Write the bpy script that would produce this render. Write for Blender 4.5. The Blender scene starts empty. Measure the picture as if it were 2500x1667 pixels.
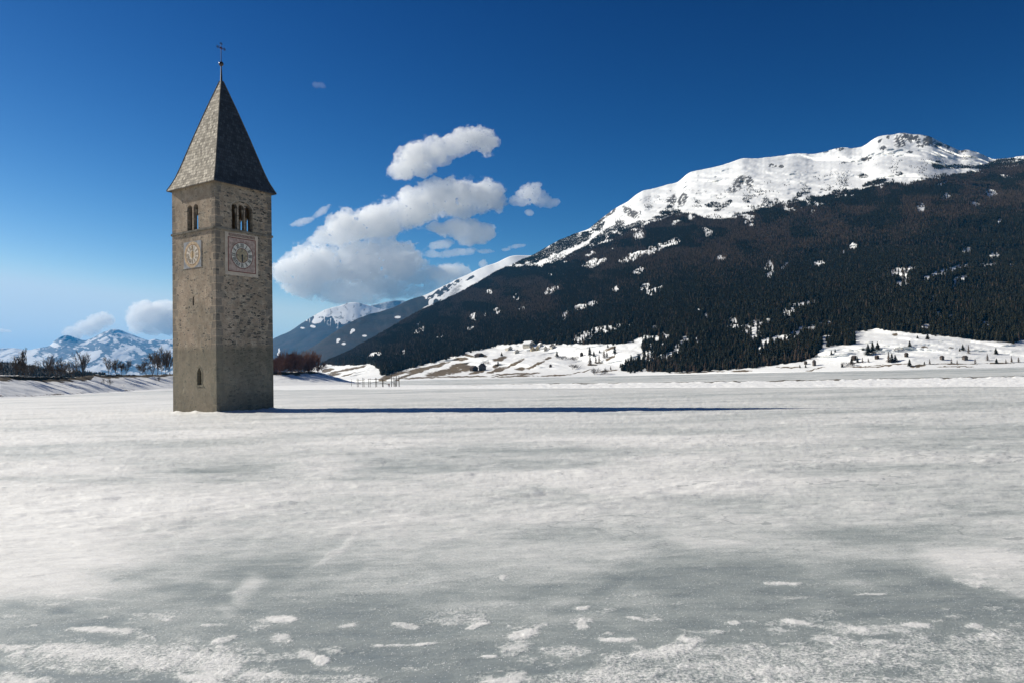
import bpy, bmesh, math, random
import numpy as np
from mathutils import Vector, Matrix

SC = bpy.context.scene
COL = SC.collection
R = math.radians

# ------------------------------------------------------------------ camera
F = 1880.0            # focal length in photo pixels (photo 2500 x 1667)
PITCH, ROLL, CAMH = R(2.47), R(1.41), 3.5
cp_, sp_, cr_, sr_ = math.cos(PITCH), math.sin(PITCH), math.cos(ROLL), math.sin(ROLL)
right0 = Vector((1, 0, 0)); up0 = Vector((0, -sp_, cp_)); fwd = Vector((0, cp_, sp_))
cam_right = cr_ * right0 - sr_ * up0 * 1.0
cam_right = Vector((cr_, 0, 0)) + (-sr_) * up0
cam_up = sr_ * right0 + cr_ * up0
cam = bpy.data.cameras.new('camera')
cam.sensor_width = 36.0
cam.lens = 36.0 * F / 2500.0
cam.clip_start = 0.5
cam.clip_end = 80000.0
cam_ob = bpy.data.objects.new('camera', cam)
m = Matrix.Identity(4)
for i in range(3):
    m[i][0] = cam_right[i]; m[i][1] = cam_up[i]; m[i][2] = -fwd[i]
m[0][3], m[1][3], m[2][3] = 0, 0, CAMH
cam_ob.matrix_world = m
COL.objects.link(cam_ob)
SC.camera = cam_ob

# ------------------------------------------------------------------ world + sun
TO_SUN_H = Vector((-0.912, 0.410, 0)).normalized()
SUN_EL = R(31.3)
to_sun = Vector((TO_SUN_H.x * math.cos(SUN_EL), TO_SUN_H.y * math.cos(SUN_EL), math.sin(SUN_EL)))
world = bpy.data.worlds.new('World')
SC.world = world
world.use_nodes = True
wn = world.node_tree
for n in list(wn.nodes): wn.nodes.remove(n)
sky = wn.nodes.new('ShaderNodeTexSky')
sky.sky_type = 'NISHITA'
sky.sun_disc = False
sky.sun_elevation = SUN_EL
sky.sun_rotation = math.atan2(to_sun.x, to_sun.y)
sky.altitude = 1500.0
sky.air_density = 1.0
sky.dust_density = 0.25
sky.ozone_density = 3.0
# deep polarised winter sky: a contrast curve per channel on the physical sky
bg = wn.nodes.new('ShaderNodeBackground'); bg.inputs['Strength'].default_value = 0.10
wo = wn.nodes.new('ShaderNodeOutputWorld')
sepw, comw = wn.nodes.new('ShaderNodeSeparateColor'), wn.nodes.new('ShaderNodeCombineColor')
wn.links.new(sky.outputs[0], sepw.inputs[0])
for i, (g_, a_, mx_) in enumerate(((3.6, 10.5, 4.7), (2.50, 1.90, 6.1), (1.85, 0.92, 7.4))):
    pw = wn.nodes.new('ShaderNodeMath'); pw.operation = 'POWER'; pw.inputs[1].default_value = g_
    ml = wn.nodes.new('ShaderNodeMath'); ml.operation = 'MULTIPLY'; ml.inputs[1].default_value = a_ * 10.0 ** (1 - g_)
    mn = wn.nodes.new('ShaderNodeMath'); mn.operation = 'SMOOTH_MIN'; mn.inputs[1].default_value = mx_; mn.inputs[2].default_value = 1.5
    wn.links.new(sepw.outputs[i], pw.inputs[0]); wn.links.new(pw.outputs[0], ml.inputs[0]); wn.links.new(ml.outputs[0], mn.inputs[0]); wn.links.new(mn.outputs[0], comw.inputs[i])
wn.links.new(comw.outputs[0], bg.inputs[0])
wn.links.new(bg.outputs[0], wo.inputs[0])

sun = bpy.data.lights.new('sun', 'SUN')
sun.energy = 5.0
sun.angle = R(0.5)
sun.color = (1.0, 0.945, 0.83)
sun_ob = bpy.data.objects.new('sun', sun)
sun_ob.rotation_euler = to_sun.to_track_quat('Z', 'Y').to_euler()
sun_ob.location = (-60, 40, 120)
COL.objects.link(sun_ob)

SC.view_settings.view_transform = 'Standard'
SC.view_settings.look = 'None'
SC.view_settings.exposure = 0.31
SC.view_settings.gamma = 1.0
SC.render.engine = 'CYCLES'
SC.cycles.use_denoising = True
SC.cycles.max_bounces = 48
SC.cycles.diffuse_bounces = 4
SC.cycles.volume_bounces = 40
SC.cycles.glossy_bounces = 4
SC.cycles.transparent_max_bounces = 16

# ------------------------------------------------------------------ pixel helpers
def ray(px, py):
    r2 = (px - 1250.0) / F; u2 = (833.5 - py) / F
    r = r2 * cr_ + u2 * sr_; u = -r2 * sr_ + u2 * cr_
    return r, cp_ - u * sp_, sp_ + u * cp_
def at(px, py, Y):
    """world point seen at photo pixel (px,py) whose depth is Y"""
    x, y, z = ray(px, py)
    t = Y / y
    return np.stack([x * t, np.broadcast_to(Y, np.shape(x * t)) * 1.0, CAMH + z * t], -1)
def ground(px, py, z=0.0):
    x, y, zz = ray(px, py)
    t = (z - CAMH) / zz
    return np.stack([x * t, y * t, 0 * t + z], -1)
def to_px(P):
    P = np.asarray(P, float)
    x, y, z = P[..., 0], P[..., 1], P[..., 2] - CAMH
    d = y * cp_ + z * sp_; u = -y * sp_ + z * cp_
    r2 = x * cr_ - u * sr_; u2 = x * sr_ + u * cr_
    return 1250 + F * r2 / d, 833.5 - F * u2 / d

# ------------------------------------------------------------------ numpy noise
def _hash(ix, iy, iz, seed):
    h = (ix.astype(np.int64) * 374761393 + iy.astype(np.int64) * 668265263 + iz.astype(np.int64) * 2147483647 + seed * 974711) & 0xffffffff
    h = ((h ^ (h >> 13)) * 1274126177) & 0xffffffff
    h = ((h ^ (h >> 16)) * 2246822519) & 0xffffffff
    return ((h ^ (h >> 15)) & 0xffff) / 65535.0
def vnoise(x, y, z=None, seed=0):
    x = np.asarray(x, float); y = np.asarray(y, float)
    z = np.zeros_like(x) if z is None else np.asarray(z, float)
    xi, yi, zi = np.floor(x), np.floor(y), np.floor(z)
    fx, fy, fz = x - xi, y - yi, z - zi
    fx = fx * fx * fx * (fx * (fx * 6 - 15) + 10); fy = fy * fy * fy * (fy * (fy * 6 - 15) + 10); fz = fz * fz * fz * (fz * (fz * 6 - 15) + 10)
    def c(a, b, d): return _hash(xi + a, yi + b, zi + d, seed)
    x00 = c(0, 0, 0) * (1 - fx) + c(1, 0, 0) * fx; x10 = c(0, 1, 0) * (1 - fx) + c(1, 1, 0) * fx
    v0 = x00 * (1 - fy) + x10 * fy
    if not np.any(fz): return v0 * 2 - 1
    x01 = c(0, 0, 1) * (1 - fx) + c(1, 0, 1) * fx; x11 = c(0, 1, 1) * (1 - fx) + c(1, 1, 1) * fx
    v1 = x01 * (1 - fy) + x11 * fy
    return (v0 * (1 - fz) + v1 * fz) * 2 - 1
def fbm(x, y, z=None, octaves=5, seed=0, gain=0.5, ridged=False):
    a, s, tot = 1.0, 0.0, 0.0
    f = 1.0
    for o in range(octaves):
        n = vnoise(x * f + 13.7 * o, y * f - 7.3 * o, None if z is None else z * f + 3.1 * o, seed + o)
        if ridged: n = 1 - 2 * np.abs(n)
        s = s + a * n; tot += a
        a *= gain; f *= 2.03
    return s / tot
def sstep(a, b, x):
    t = np.clip((x - a) / (b - a), 0, 1)
    return t * t * (3 - 2 * t)

# ------------------------------------------------------------------ object helpers
def tag(o, label=None, cat=None, group=None, kind=None):
    if label: o['label'] = label
    if cat: o['category'] = cat
    if group: o['group'] = group
    if kind: o['kind'] = kind
    return o
def thing(name, label, cat, loc=(0, 0, 0), rotz=0.0, group=None):
    o = bpy.data.objects.new(name, None); COL.objects.link(o)
    o.location = loc; o.rotation_euler = (0, 0, rotz); o.empty_display_size = 0.3
    return tag(o, label, cat, group)
def mesh_ob(name, verts, faces, mats, parent=None, smooth=False, midx=None):
    me = bpy.data.meshes.new(name)
    me.from_pydata([tuple(v) for v in verts], [], [tuple(f) for f in faces])
    for mt in (mats if isinstance(mats, (list, tuple)) else [mats]): me.materials.append(mt)
    if midx is not None: me.polygons.foreach_set('material_index', np.asarray(midx, np.int32))
    if smooth: me.polygons.foreach_set('use_smooth', np.ones(len(me.polygons), bool))
    me.update()
    o = bpy.data.objects.new(name, me); COL.objects.link(o)
    if parent: o.parent = parent
    return o
def fast_mesh(name, V, Q, mats, smooth=True, attrs=None, midx=None, link=True):
    """V (n,3), Q (m,k) quads or tris as numpy arrays"""
    me = bpy.data.meshes.new(name)
    n, k = Q.shape
    me.vertices.add(len(V)); me.vertices.foreach_set('co', np.ascontiguousarray(V, np.float32).ravel())
    me.loops.add(n * k); me.loops.foreach_set('vertex_index', np.ascontiguousarray(Q, np.int32).ravel())
    me.polygons.add(n)
    me.polygons.foreach_set('loop_start', np.arange(0, n * k, k, dtype=np.int32))
    me.polygons.foreach_set('loop_total', np.full(n, k, np.int32))
    me.polygons.foreach_set('use_smooth', np.full(n, smooth, bool))
    for mt in (mats if isinstance(mats, (list, tuple)) else [mats]): me.materials.append(mt)
    if midx is not None: me.polygons.foreach_set('material_index', np.asarray(midx, np.int32))
    me.update(calc_edges=True); me.validate()
    for nm, a in (attrs or {}).items():
        at_ = me.attributes.new(nm, 'FLOAT', 'POINT'); at_.data.foreach_set('value', np.ascontiguousarray(a, np.float32).ravel())
    o = bpy.data.objects.new(name, me)
    if link: COL.objects.link(o)
    return o
def grid_quads(nr, nc):
    i = np.arange(nr * nc).reshape(nr, nc)
    return np.stack([i[:-1, :-1], i[:-1, 1:], i[1:, 1:], i[1:, :-1]], -1).reshape(-1, 4)

class MB:
    """collects boxes, tubes and prisms into one mesh"""
    def __init__(s): s.v = []; s.f = []; s.m = []
    def add(s, V, Fc, mi=0):
        b = len(s.v); s.v += [tuple(p) for p in V]; s.f += [tuple(i + b for i in q) for q in Fc]; s.m += [mi] * len(Fc); return s
    def box(s, x0, x1, y0, y1, z0, z1, mi=0):
        V = [(x, y, z) for z in (z0, z1) for (x, y) in ((x0, y0), (x1, y0), (x1, y1), (x0, y1))]
        return s.add(V, [(3, 2, 1, 0), (4, 5, 6, 7), (0, 1, 5, 4), (1, 2, 6, 5), (2, 3, 7, 6), (3, 0, 4, 7)], mi)
    def tube(s, p, q, r0, r1, n=6, mi=0, caps=True):
        p, q = Vector(p), Vector(q); d = (q - p)
        if d.length < 1e-6: return s
        d.normalize(); a = d.orthogonal().normalized(); b = d.cross(a)
        V = []
        for (c, r) in ((p, r0), (q, r1)):
            for k in range(n):
                t = 2 * math.pi * k / n; V.append(c + (a * math.cos(t) + b * math.sin(t)) * r)
        Fc = [(k, (k + 1) % n, n + (k + 1) % n, n + k) for k in range(n)]
        if caps: Fc += [tuple(range(n - 1, -1, -1)), tuple(range(n, 2 * n))]
        return s.add(V, Fc, mi)
    def lathe(s, prof, n=16, mi=0, c=(0, 0, 0)):
        V = [(c[0] + r * math.cos(2 * math.pi * k / n), c[1] + r * math.sin(2 * math.pi * k / n), c[2] + z) for (r, z) in prof for k in range(n)]
        Fc = [(i * n + k, i * n + (k + 1) % n, (i + 1) * n + (k + 1) % n, (i + 1) * n + k) for i in range(len(prof) - 1) for k in range(n)]
        return s.add(V, Fc, mi)
    def build(s, name, mats, parent=None, smooth=False): return mesh_ob(name, s.v, s.f, mats, parent, smooth, s.m)

# ------------------------------------------------------------------ material helpers
class NT:
    def __init__(s, name):
        s.mat = bpy.data.materials.new(name); s.mat.use_nodes = True
        s.t = s.mat.node_tree
        for n in list(s.t.nodes): s.t.nodes.remove(n)
        s.out = s.n('ShaderNodeOutputMaterial')
    def n(s, typ, **kw):
        nd = s.t.nodes.new(typ)
        for k, v in kw.items(): setattr(nd, k, v)
        return nd
    def l(s, a, b): s.t.links.new(a, b); return s
    def coord(s, which='Object', scale=None, rot=None):
        o = s.n('ShaderNodeTexCoord').outputs[which]
        if scale is None: return o
        mp = s.n('ShaderNodeMapping'); mp.inputs['Scale'].default_value = scale
        if rot: mp.inputs['Rotation'].default_value = rot
        s.l(o, mp.inputs[0]); return mp.outputs[0]
    def noise(s, vec, scale=1.0, detail=6.0, rough=0.55, dist=0.0):
        nd = s.n('ShaderNodeTexNoise'); nd.inputs['Scale'].default_value = scale; nd.inputs['Detail'].default_value = detail
        nd.inputs['Roughness'].default_value = rough; nd.inputs['Distortion'].default_value = dist
        s.l(vec, nd.inputs['Vector']); return nd.outputs['Fac']
    def vor(s, vec, scale=1.0, feature='F1', out='Distance', rnd=1.0):
        nd = s.n('ShaderNodeTexVoronoi', feature=feature); nd.inputs['Scale'].default_value = scale; nd.inputs['Randomness'].default_value = rnd
        s.l(vec, nd.inputs['Vector']); return nd.outputs[out]
    def ramp(s, fac, stops, interp='LINEAR'):
        nd = s.n('ShaderNodeValToRGB'); cr = nd.color_ramp; cr.interpolation = interp
        while len(cr.elements) < len(stops): cr.elements.new(0.5)
        for e, (p, c) in zip(cr.elements, stops):
            e.position = p; e.color = (*c, 1) if isinstance(c, (tuple, list)) else (c, c, c, 1)
        s.l(fac, nd.inputs[0]); return nd.outputs[0]
    def mix(s, fac, a, b, blend='MIX'):
        nd = s.n('ShaderNodeMix', data_type='RGBA', blend_type=blend)
        for inp, v in ((nd.inputs[0], fac), (nd.inputs[6], a), (nd.inputs[7], b)):
            if hasattr(v, 'links'): s.l(v, inp)
            elif isinstance(v, (tuple, list)): inp.default_value = (*v, 1)
            else: inp.default_value = v
        return nd.outputs[2]
    def math(s, op, a, b=None, c=None, clamp=False):
        nd = s.n('ShaderNodeMath', operation=op, use_clamp=clamp)
        for inp, v in zip(nd.inputs, (a, b, c)):
            if v is None: continue
            if hasattr(v, 'links'): s.l(v, inp)
            else: inp.default_value = v
        return nd.outputs[0]
    def attr(s, name):
        nd = s.n('ShaderNodeAttribute'); nd.attribute_name = name; return nd.outputs['Fac']
    def bump(s, h, strength=0.5, dist=0.1, normal=None):
        nd = s.n('ShaderNodeBump'); nd.inputs['Strength'].default_value = strength; nd.inputs['Distance'].default_value = dist
        s.l(h, nd.inputs['Height'])
        if normal is not None: s.l(normal, nd.inputs['Normal'])
        return nd.outputs[0]
    def bsdf(s, color, rough=0.8, spec=0.3, normal=None, metallic=0.0):
        nd = s.n('ShaderNodeBsdfPrincipled')
        for k, v in (('Base Color', color), ('Roughness', rough), ('Specular IOR Level', spec), ('Metallic', metallic)):
            inp = nd.inputs[k]
            if hasattr(v, 'links'): s.l(v, inp)
            elif isinstance(v, (tuple, list)): inp.default_value = (*v, 1)
            else: inp.default_value = v
        if normal is not None: s.l(normal, nd.inputs['Normal'])
        s.l(nd.outputs[0], s.out.inputs[0]); return nd
def plain(name, col, rough=0.8, spec=0.25, vary=0.25, scale=3.0, metallic=0.0, bump=0.0):
    t = NT(name)
    n = t.noise(t.coord('Object'), scale, 5)
    c = t.ramp(n, [(0.3, tuple(x * (1 - vary) for x in col)), (0.7, tuple(min(1, x * (1 + vary)) for x in col))])
    t.bsdf(c, rough, spec, t.bump(n, 1.0, bump) if bump else None, metallic)
    return t.mat

# --- snow and lake ice (the masks 'snow', 'grain' say where old snow lies on the ice)
def make_ice():
    t = NT('lake_ice_and_snow')
    co = t.coord('Object')
    streak = t.coord('Object', (0.35, 1.0, 1.0), (0, 0, R(6)))
    sn = t.attr('snow'); gr = t.attr('grain')
    n_f = t.noise(streak, 2.2, 8, 0.62)
    n_ff = t.noise(co, 22.0, 6, 0.7)
    n_m = t.noise(streak, 0.33, 7, 0.6)
    n_x = t.noise(streak, 0.05, 6, 0.55)
    dev = t.math('ADD', t.math('MULTIPLY_ADD', n_f, 0.55, -0.275), t.math('MULTIPLY_ADD', n_m, 0.5, -0.25))
    dev = t.math('ADD', dev, t.math('MULTIPLY_ADD', n_x, 0.4, -0.2))
    s = t.math('ADD', sn, t.math('MULTIPLY', dev, 0.75))
    gdev = t.math('MULTIPLY', t.math('SUBTRACT', n_ff, 0.5), t.math('MULTIPLY', gr, 2.6))
    s = t.math('ADD', s, gdev, clamp=True)
    ice = t.ramp(n_f, [(0.25, (0.205, 0.240, 0.250)), (0.5, (0.285, 0.318, 0.316)), (0.8, (0.40, 0.425, 0.405))])
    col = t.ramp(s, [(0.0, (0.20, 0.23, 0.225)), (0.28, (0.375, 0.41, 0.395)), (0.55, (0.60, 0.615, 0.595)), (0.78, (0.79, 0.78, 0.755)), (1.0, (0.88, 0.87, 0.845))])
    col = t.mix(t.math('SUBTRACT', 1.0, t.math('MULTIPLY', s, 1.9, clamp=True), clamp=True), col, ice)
    # tiny white frost flecks, with sun sparkle put into their colour
    fl = t.vor(co, 40.0, 'F1', 'Color')
    sepf = t.n('ShaderNodeSeparateColor'); t.l(fl, sepf.inputs[0])
    fd = t.vor(co, 40.0, 'F1', 'Distance')
    fleck = t.math('MULTIPLY', t.math('GREATER_THAN', sepf.outputs[0], 0.87), t.math('LESS_THAN', fd, 0.33))
    col = t.mix(t.math('MULTIPLY', fleck, 0.75), col, (0.93, 0.93, 0.92))
    # thin wandering cracks and pressure lines
    for (sc_, seed_, wdt, amt) in ((0.11, 0.0, 0.006, 0.5), (0.42, 7.3, 0.010, 0.35)):
        mp_ = t.n('ShaderNodeMapping'); mp_.inputs['Location'].default_value = (seed_ * 3, seed_, 0); mp_.inputs['Scale'].default_value = (0.6, 1.0, 1.0); mp_.inputs['Rotation'].default_value = (0, 0, R(14))
        t.l(co, mp_.inputs[0])
        nc_ = t.noise(mp_.outputs[0], sc_, 5, 0.55)
        ln = t.math('LESS_THAN', t.math('ABSOLUTE', t.math('SUBTRACT', nc_, 0.5)), wdt * 0.35)
        ln = t.math('MULTIPLY', ln, t.math('GREATER_THAN', n_x, 0.5))
        col = t.mix(t.math('MULTIPLY', ln, amt), col, (0.26, 0.29, 0.29))
    # crisp wind dents, bare ice and crumbs; relief shading put into the colour
    n_d = t.noise(streak, 1.25, 7, 0.66, 0.6)
    n_e = t.noise(t.coord('Object', (0.45, 1.3, 1.0), (0, 0, R(-5))), 0.8, 7, 0.68, 0.4)
    dent = t.ramp(n_d, [(0.315, 1.0), (0.36, 0.0)])
    crumb = t.ramp(n_e, [(0.625, 0.0), (0.66, 1.0)])
    dent2 = t.ramp(n_e, [(0.33, 1.0), (0.37, 0.0)])
    far_m = t.ramp(t.math('MULTIPLY', sn, 1.0), [(0.3, 0.15), (0.6, 1.0)])
    col = t.mix(t.math('MULTIPLY', dent, t.math('MULTIPLY', far_m, 0.45)), col, (0.45, 0.47, 0.47))
    col = t.mix(t.math('MULTIPLY', dent2, t.math('MULTIPLY', far_m, 0.30)), col, (0.48, 0.50, 0.50))
    col = t.mix(t.math('MULTIPLY', crumb, t.math('MULTIPLY', far_m, 0.55)), col, (0.88, 0.87, 0.85))
    n_g = t.noise(streak, 7.0, 5, 0.65)
    col = t.mix(1.0, col, t.ramp(n_g, [(0.30, (0.86, 0.865, 0.87)), (0.6, (1.0, 1.0, 1.0))]), 'MULTIPLY')
    h = t.math('ADD', t.math('MULTIPLY', n_f, 0.8), t.math('MULTIPLY', n_ff, 0.13))
    h = t.math('ADD', h, t.math('MULTIPLY', n_g, 0.30))
    h = t.math('ADD', h, t.math('MULTIPLY', s, 0.15))
    h = t.math('ADD', h, t.math('MULTIPLY', t.math('SUBTRACT', crumb, dent), t.math('MULTIPLY', far_m, 0.28)))
    nb = t.bump(h, 0.5, 0.10)
    rough = t.ramp(s, [(0.0, 0.42), (0.4, 0.6), (1.0, 0.75)])
    t.bsdf(col, rough, 0.3, nb)
    return t.mat
M_ICE = make_ice()

def make_terrain(name, forest_a, forest_b, scl=0.02, rockcol=(0.10, 0.095, 0.09), grass=(0.15, 0.115, 0.075), snowbump=0.6, sdist=3.0):
    """snow with masks 'forest', 'rock', 'grass'"""
    t = NT(name)
    co = t.coord('Object')
    fo, ro, ga = t.attr('forest'), t.attr('rock'), t.attr('grass')  # on the near mountain 'rock' also carries painted slope shadows
    n1 = t.noise(co, scl, 7, 0.6); n2 = t.noise(co, scl * 5, 6, 0.65); n3 = t.noise(co, scl * 22, 4, 0.6)
    snow = t.ramp(n1, [(0.3, (0.80, 0.80, 0.79)), (0.6, (0.87, 0.87, 0.86))])
    rk = t.ramp(n2, [(0.3, tuple(c * 0.6 for c in rockcol)), (0.7, tuple(c * 1.5 for c in rockcol))])
    gc = t.ramp(n3, [(0.3, tuple(c * 0.65 for c in grass)), (0.75, tuple(c * 1.35 for c in grass))])
    fc = t.mix(t.ramp(n1, [(0.38, 0.0), (0.62, 1.0)]), forest_a, forest_b)
    fc = t.mix(t.ramp(n3, [(0.35, 0.0), (0.7, 1.0)]), t.mix(1.0, fc, (0.3, 0.3, 0.3), 'MULTIPLY'), t.mix(1.0, fc, (1.9, 1.9, 1.9), 'MULTIPLY'))
    def th(a, amt, nz, sharp=0.18):
        v = t.math('ADD', a, t.math('MULTIPLY', t.math('SUBTRACT', nz, 0.5), amt))
        return t.ramp(v, [(0.5 - sharp, 0.0), (0.5 + sharp, 1.0)])
    c = t.mix(th(ga, 0.7, n2), snow, gc)
    c = t.mix(th(ro, 1.25, t.math('MULTIPLY_ADD', n3, 0.45, t.math('MULTIPLY', n2, 0.55))), c, rk)
    c = t.mix(th(fo, 0.9, n3, 0.1), c, fc)
    h = t.math('ADD', t.math('MULTIPLY', n1, 1.0), t.math('MULTIPLY', n2, 0.35))
    t.bsdf(c, 0.8, 0.1, t.bump(h, snowbump, sdist))
    return t.mat

# ------------------------------------------------------------------ mountains
def interp(pts):
    xs = np.array([p[0] for p in pts], float); ys = np.array([p[1] for p in pts], float)
    return lambda x: np.interp(x, xs, ys)
class Terrain: pass
def blobs(px, py, lst, soft=0.35):
    """max over soft ellipses (cx,cy,rx,ry[,angle_deg]) in photo pixels"""
    o = np.zeros_like(px)
    for b in lst:
        cx, cy, rx, ry = b[:4]; a = R(b[4]) if len(b) > 4 else 0.0
        dx, dy = px - cx, py - cy
        u = (dx * math.cos(a) + dy * math.sin(a)) / rx; w = (-dx * math.sin(a) + dy * math.cos(a)) / ry
        o = np.maximum(o, 1 - sstep(1 - soft, 1 + soft, np.sqrt(u * u + w * w)))
    return o
def mountain(name, mat, xs, sky_pts, foot_pts, d0, d1, rows, relief, seed, masks, expo=1.0, depth_back=0.25, jag=0.0):
    """a slope that rises from its foot line to its ridge line, each with its own distance, and a back slope"""
    X = np.asarray(xs, float)
    sk, ft, D0, D1 = interp(sky_pts)(X), interp(foot_pts)(X), interp(d0)(X), interp(d1)(X)
    def smooth(a, px_):
        k = max(1, int(px_ / (X[1] - X[0]))); w = np.hanning(2 * k + 3); w /= w.sum()
        return np.convolve(np.pad(a, k + 1, mode='edge'), w, 'valid')
    sk = smooth(sk, 13.0); sks = smooth(sk, 170.0); D0, D1, ft = smooth(D0, 90.0), smooth(D1, 200.0), smooth(ft, 20.0)
    if jag: sk = sk + jag * fbm(X / 22.0, X * 0 + seed, octaves=4, seed=seed + 50)
    v = np.linspace(0, 1, rows)[:, None]
    py = ft + (sks - ft) * v + (sk - sks) * v ** 9
    D = D0 * (D1 / D0) ** (v ** expo)
    pxg = np.broadcast_to(X, py.shape)
    W = at(pxg, py, D)
    # relief: push the slope in and out in depth
    n = np.zeros_like(py)
    for (wl, amp, rid) in relief:
        a_, b_ = (W[..., 0] + 0.25 * W[..., 1]) / wl, (0.36 if wl > 150 else 0.6) * W[..., 1] / wl
        wa, wb = 0.45 * fbm(a_ * 0.7, b_ * 0.7, octaves=3, seed=seed + 3), 0.45 * fbm(a_ * 0.7, b_ * 0.7, octaves=3, seed=seed + 4)
        n += amp * fbm(a_ + wa, b_ + wb, octaves=4, seed=seed, ridged=rid)
        seed += 11
    env = sstep(0.0, 0.12, v)
    D = D + n * env
    W = at(pxg, py, D)
    # back slope
    nb = 8
    top = W[-1]
    back = np.stack([np.stack([top[:, 0] * (1 + 0.02 * k), top[:, 1] * (1 + depth_back * k / nb), top[:, 2] * (1 - (k / nb) ** 1.2) - 5 * k], -1) for k in range(1, nb + 1)])
    front = W[0].copy(); front = front[None] * 1.0; front[..., 2] -= 12; front[..., 1] -= 3
    ALL = np.concatenate([front, W, back], 0)
    nr = ALL.shape[0]
    attrs = {}
    g = Terrain(); g.X = X; g.W = W; g.py = py; g.px = pxg
    mk = masks(pxg, py, W, v + 0 * py)
    for k in ('forest', 'rock', 'grass'):
        a = mk.get(k, np.zeros_like(py))
        attrs[k] = np.concatenate([a[:1], a, np.repeat(a[-1:], nb, 0)], 0)
    g.mk = mk
    g.ob = tag(fast_mesh(name, ALL.reshape(-1, 3), grid_quads(nr, len(X)), mat, True, attrs), kind='structure')
    return g
def on_terrain(g, px, py):
    """point of the slope seen at a photo pixel"""
    ci = np.clip(np.searchsorted(g.X, px) - 1, 0, len(g.X) - 2)
    f = (px - g.X[ci]) / (g.X[ci + 1] - g.X[ci])
    pc = g.py[:, ci] * (1 - f) + g.py[:, ci + 1] * f
    Wc = g.W[:, ci] * (1 - f) + g.W[:, ci + 1] * f
    o = np.argsort(pc)
    return np.array([np.interp(py, pc[o], Wc[o, k]) for k in range(3)])

# the near mountain
SKY_A = [(700, 926), (760, 900), (794, 886), (836, 869), (920, 824), (975, 790), (1033, 757), (1123, 718), (1200, 672), (1240, 650), (1300, 624), (1345, 598), (1364, 588), (1415, 567), (1438, 560), (1466, 537), (1496, 512), (1530, 495), (1553, 476), (1568, 467), (1606, 459), (1657, 444), (1683, 421), (1723, 412), (1759, 405), (1810, 387), (1861, 387), (1900, 382), (1938, 376), (1994, 376), (2022, 369), (2050, 360), (2068, 361), (2084, 364), (2107, 359), (2130, 342), (2147, 333), (2176, 330), (2200, 325), (2209, 324), (2216, 327), (2247, 329), (2272, 333), (2283, 342), (2308, 352), (2346, 370), (2359, 364), (2397, 376), (2423, 390), (2456, 387), (2500, 382), (2600, 372), (2750, 380), (2950, 400)]
FOOT_A = [(700, 928), (780, 928), (850, 927), (925, 926), (1002, 928), (1130, 925.5), (1244, 922), (1400, 919.5), (1500, 917), (1700, 912), (1900, 908), (2050, 905.5), (2206, 903), (2350, 899), (2500, 896), (2950, 884)]
D0_A = [(700, 1700), (780, 1300), (860, 1000), (940, 870), (1150, 830), (1500, 770), (1900, 640), (2206, 570), (2500, 540), (2950, 520)]
D1_A = [(700, 1900), (780, 2000), (900, 2500), (1100, 3000), (1300, 3300), (1700, 3300), (2200, 3000), (2420, 2600), (2500, 2500), (2950, 2200)]
TREELINE = interp([(700, 800), (1200, 655), (1300, 652), (1330, 650), (1380, 632), (1430, 610), (1480, 592), (1550, 562), (1580, 548), (1640, 528), (1690, 522), (1740, 540), (1780, 532), (1830, 516), (1880, 506), (1910, 500), (1960, 490), (2000, 480), (2050, 475), (2110, 460), (2170, 450), (2220, 455), (2260, 440), (2300, 437), (2360, 432), (2400, 418), (2450, 408), (2500, 402), (2950, 400)])
FOREST_BOTTOM = interp([(700, 890), (780, 889), (850, 889), (905, 887), (914, 889), (933, 915), (950, 913), (1002, 896), (1089, 876), (1155, 856), (1219, 842), (1280, 838), (1360, 841), (1400, 839), (1433, 839), (1502, 840), (1543, 835), (1568, 829), (1571, 905), (1650, 907), (1760, 903), (1880, 894), (1905, 889), (1964, 882), (1996, 866), (2008, 848), (2009, 830), (1994, 822), (2024, 814), (2026, 842), (2086, 842), (2088, 809), (2142, 803), (2180, 807), (2252, 815), (2298, 820), (2359, 827), (2430, 834), (2469, 836), (2500, 829), (2950, 830)])
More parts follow.
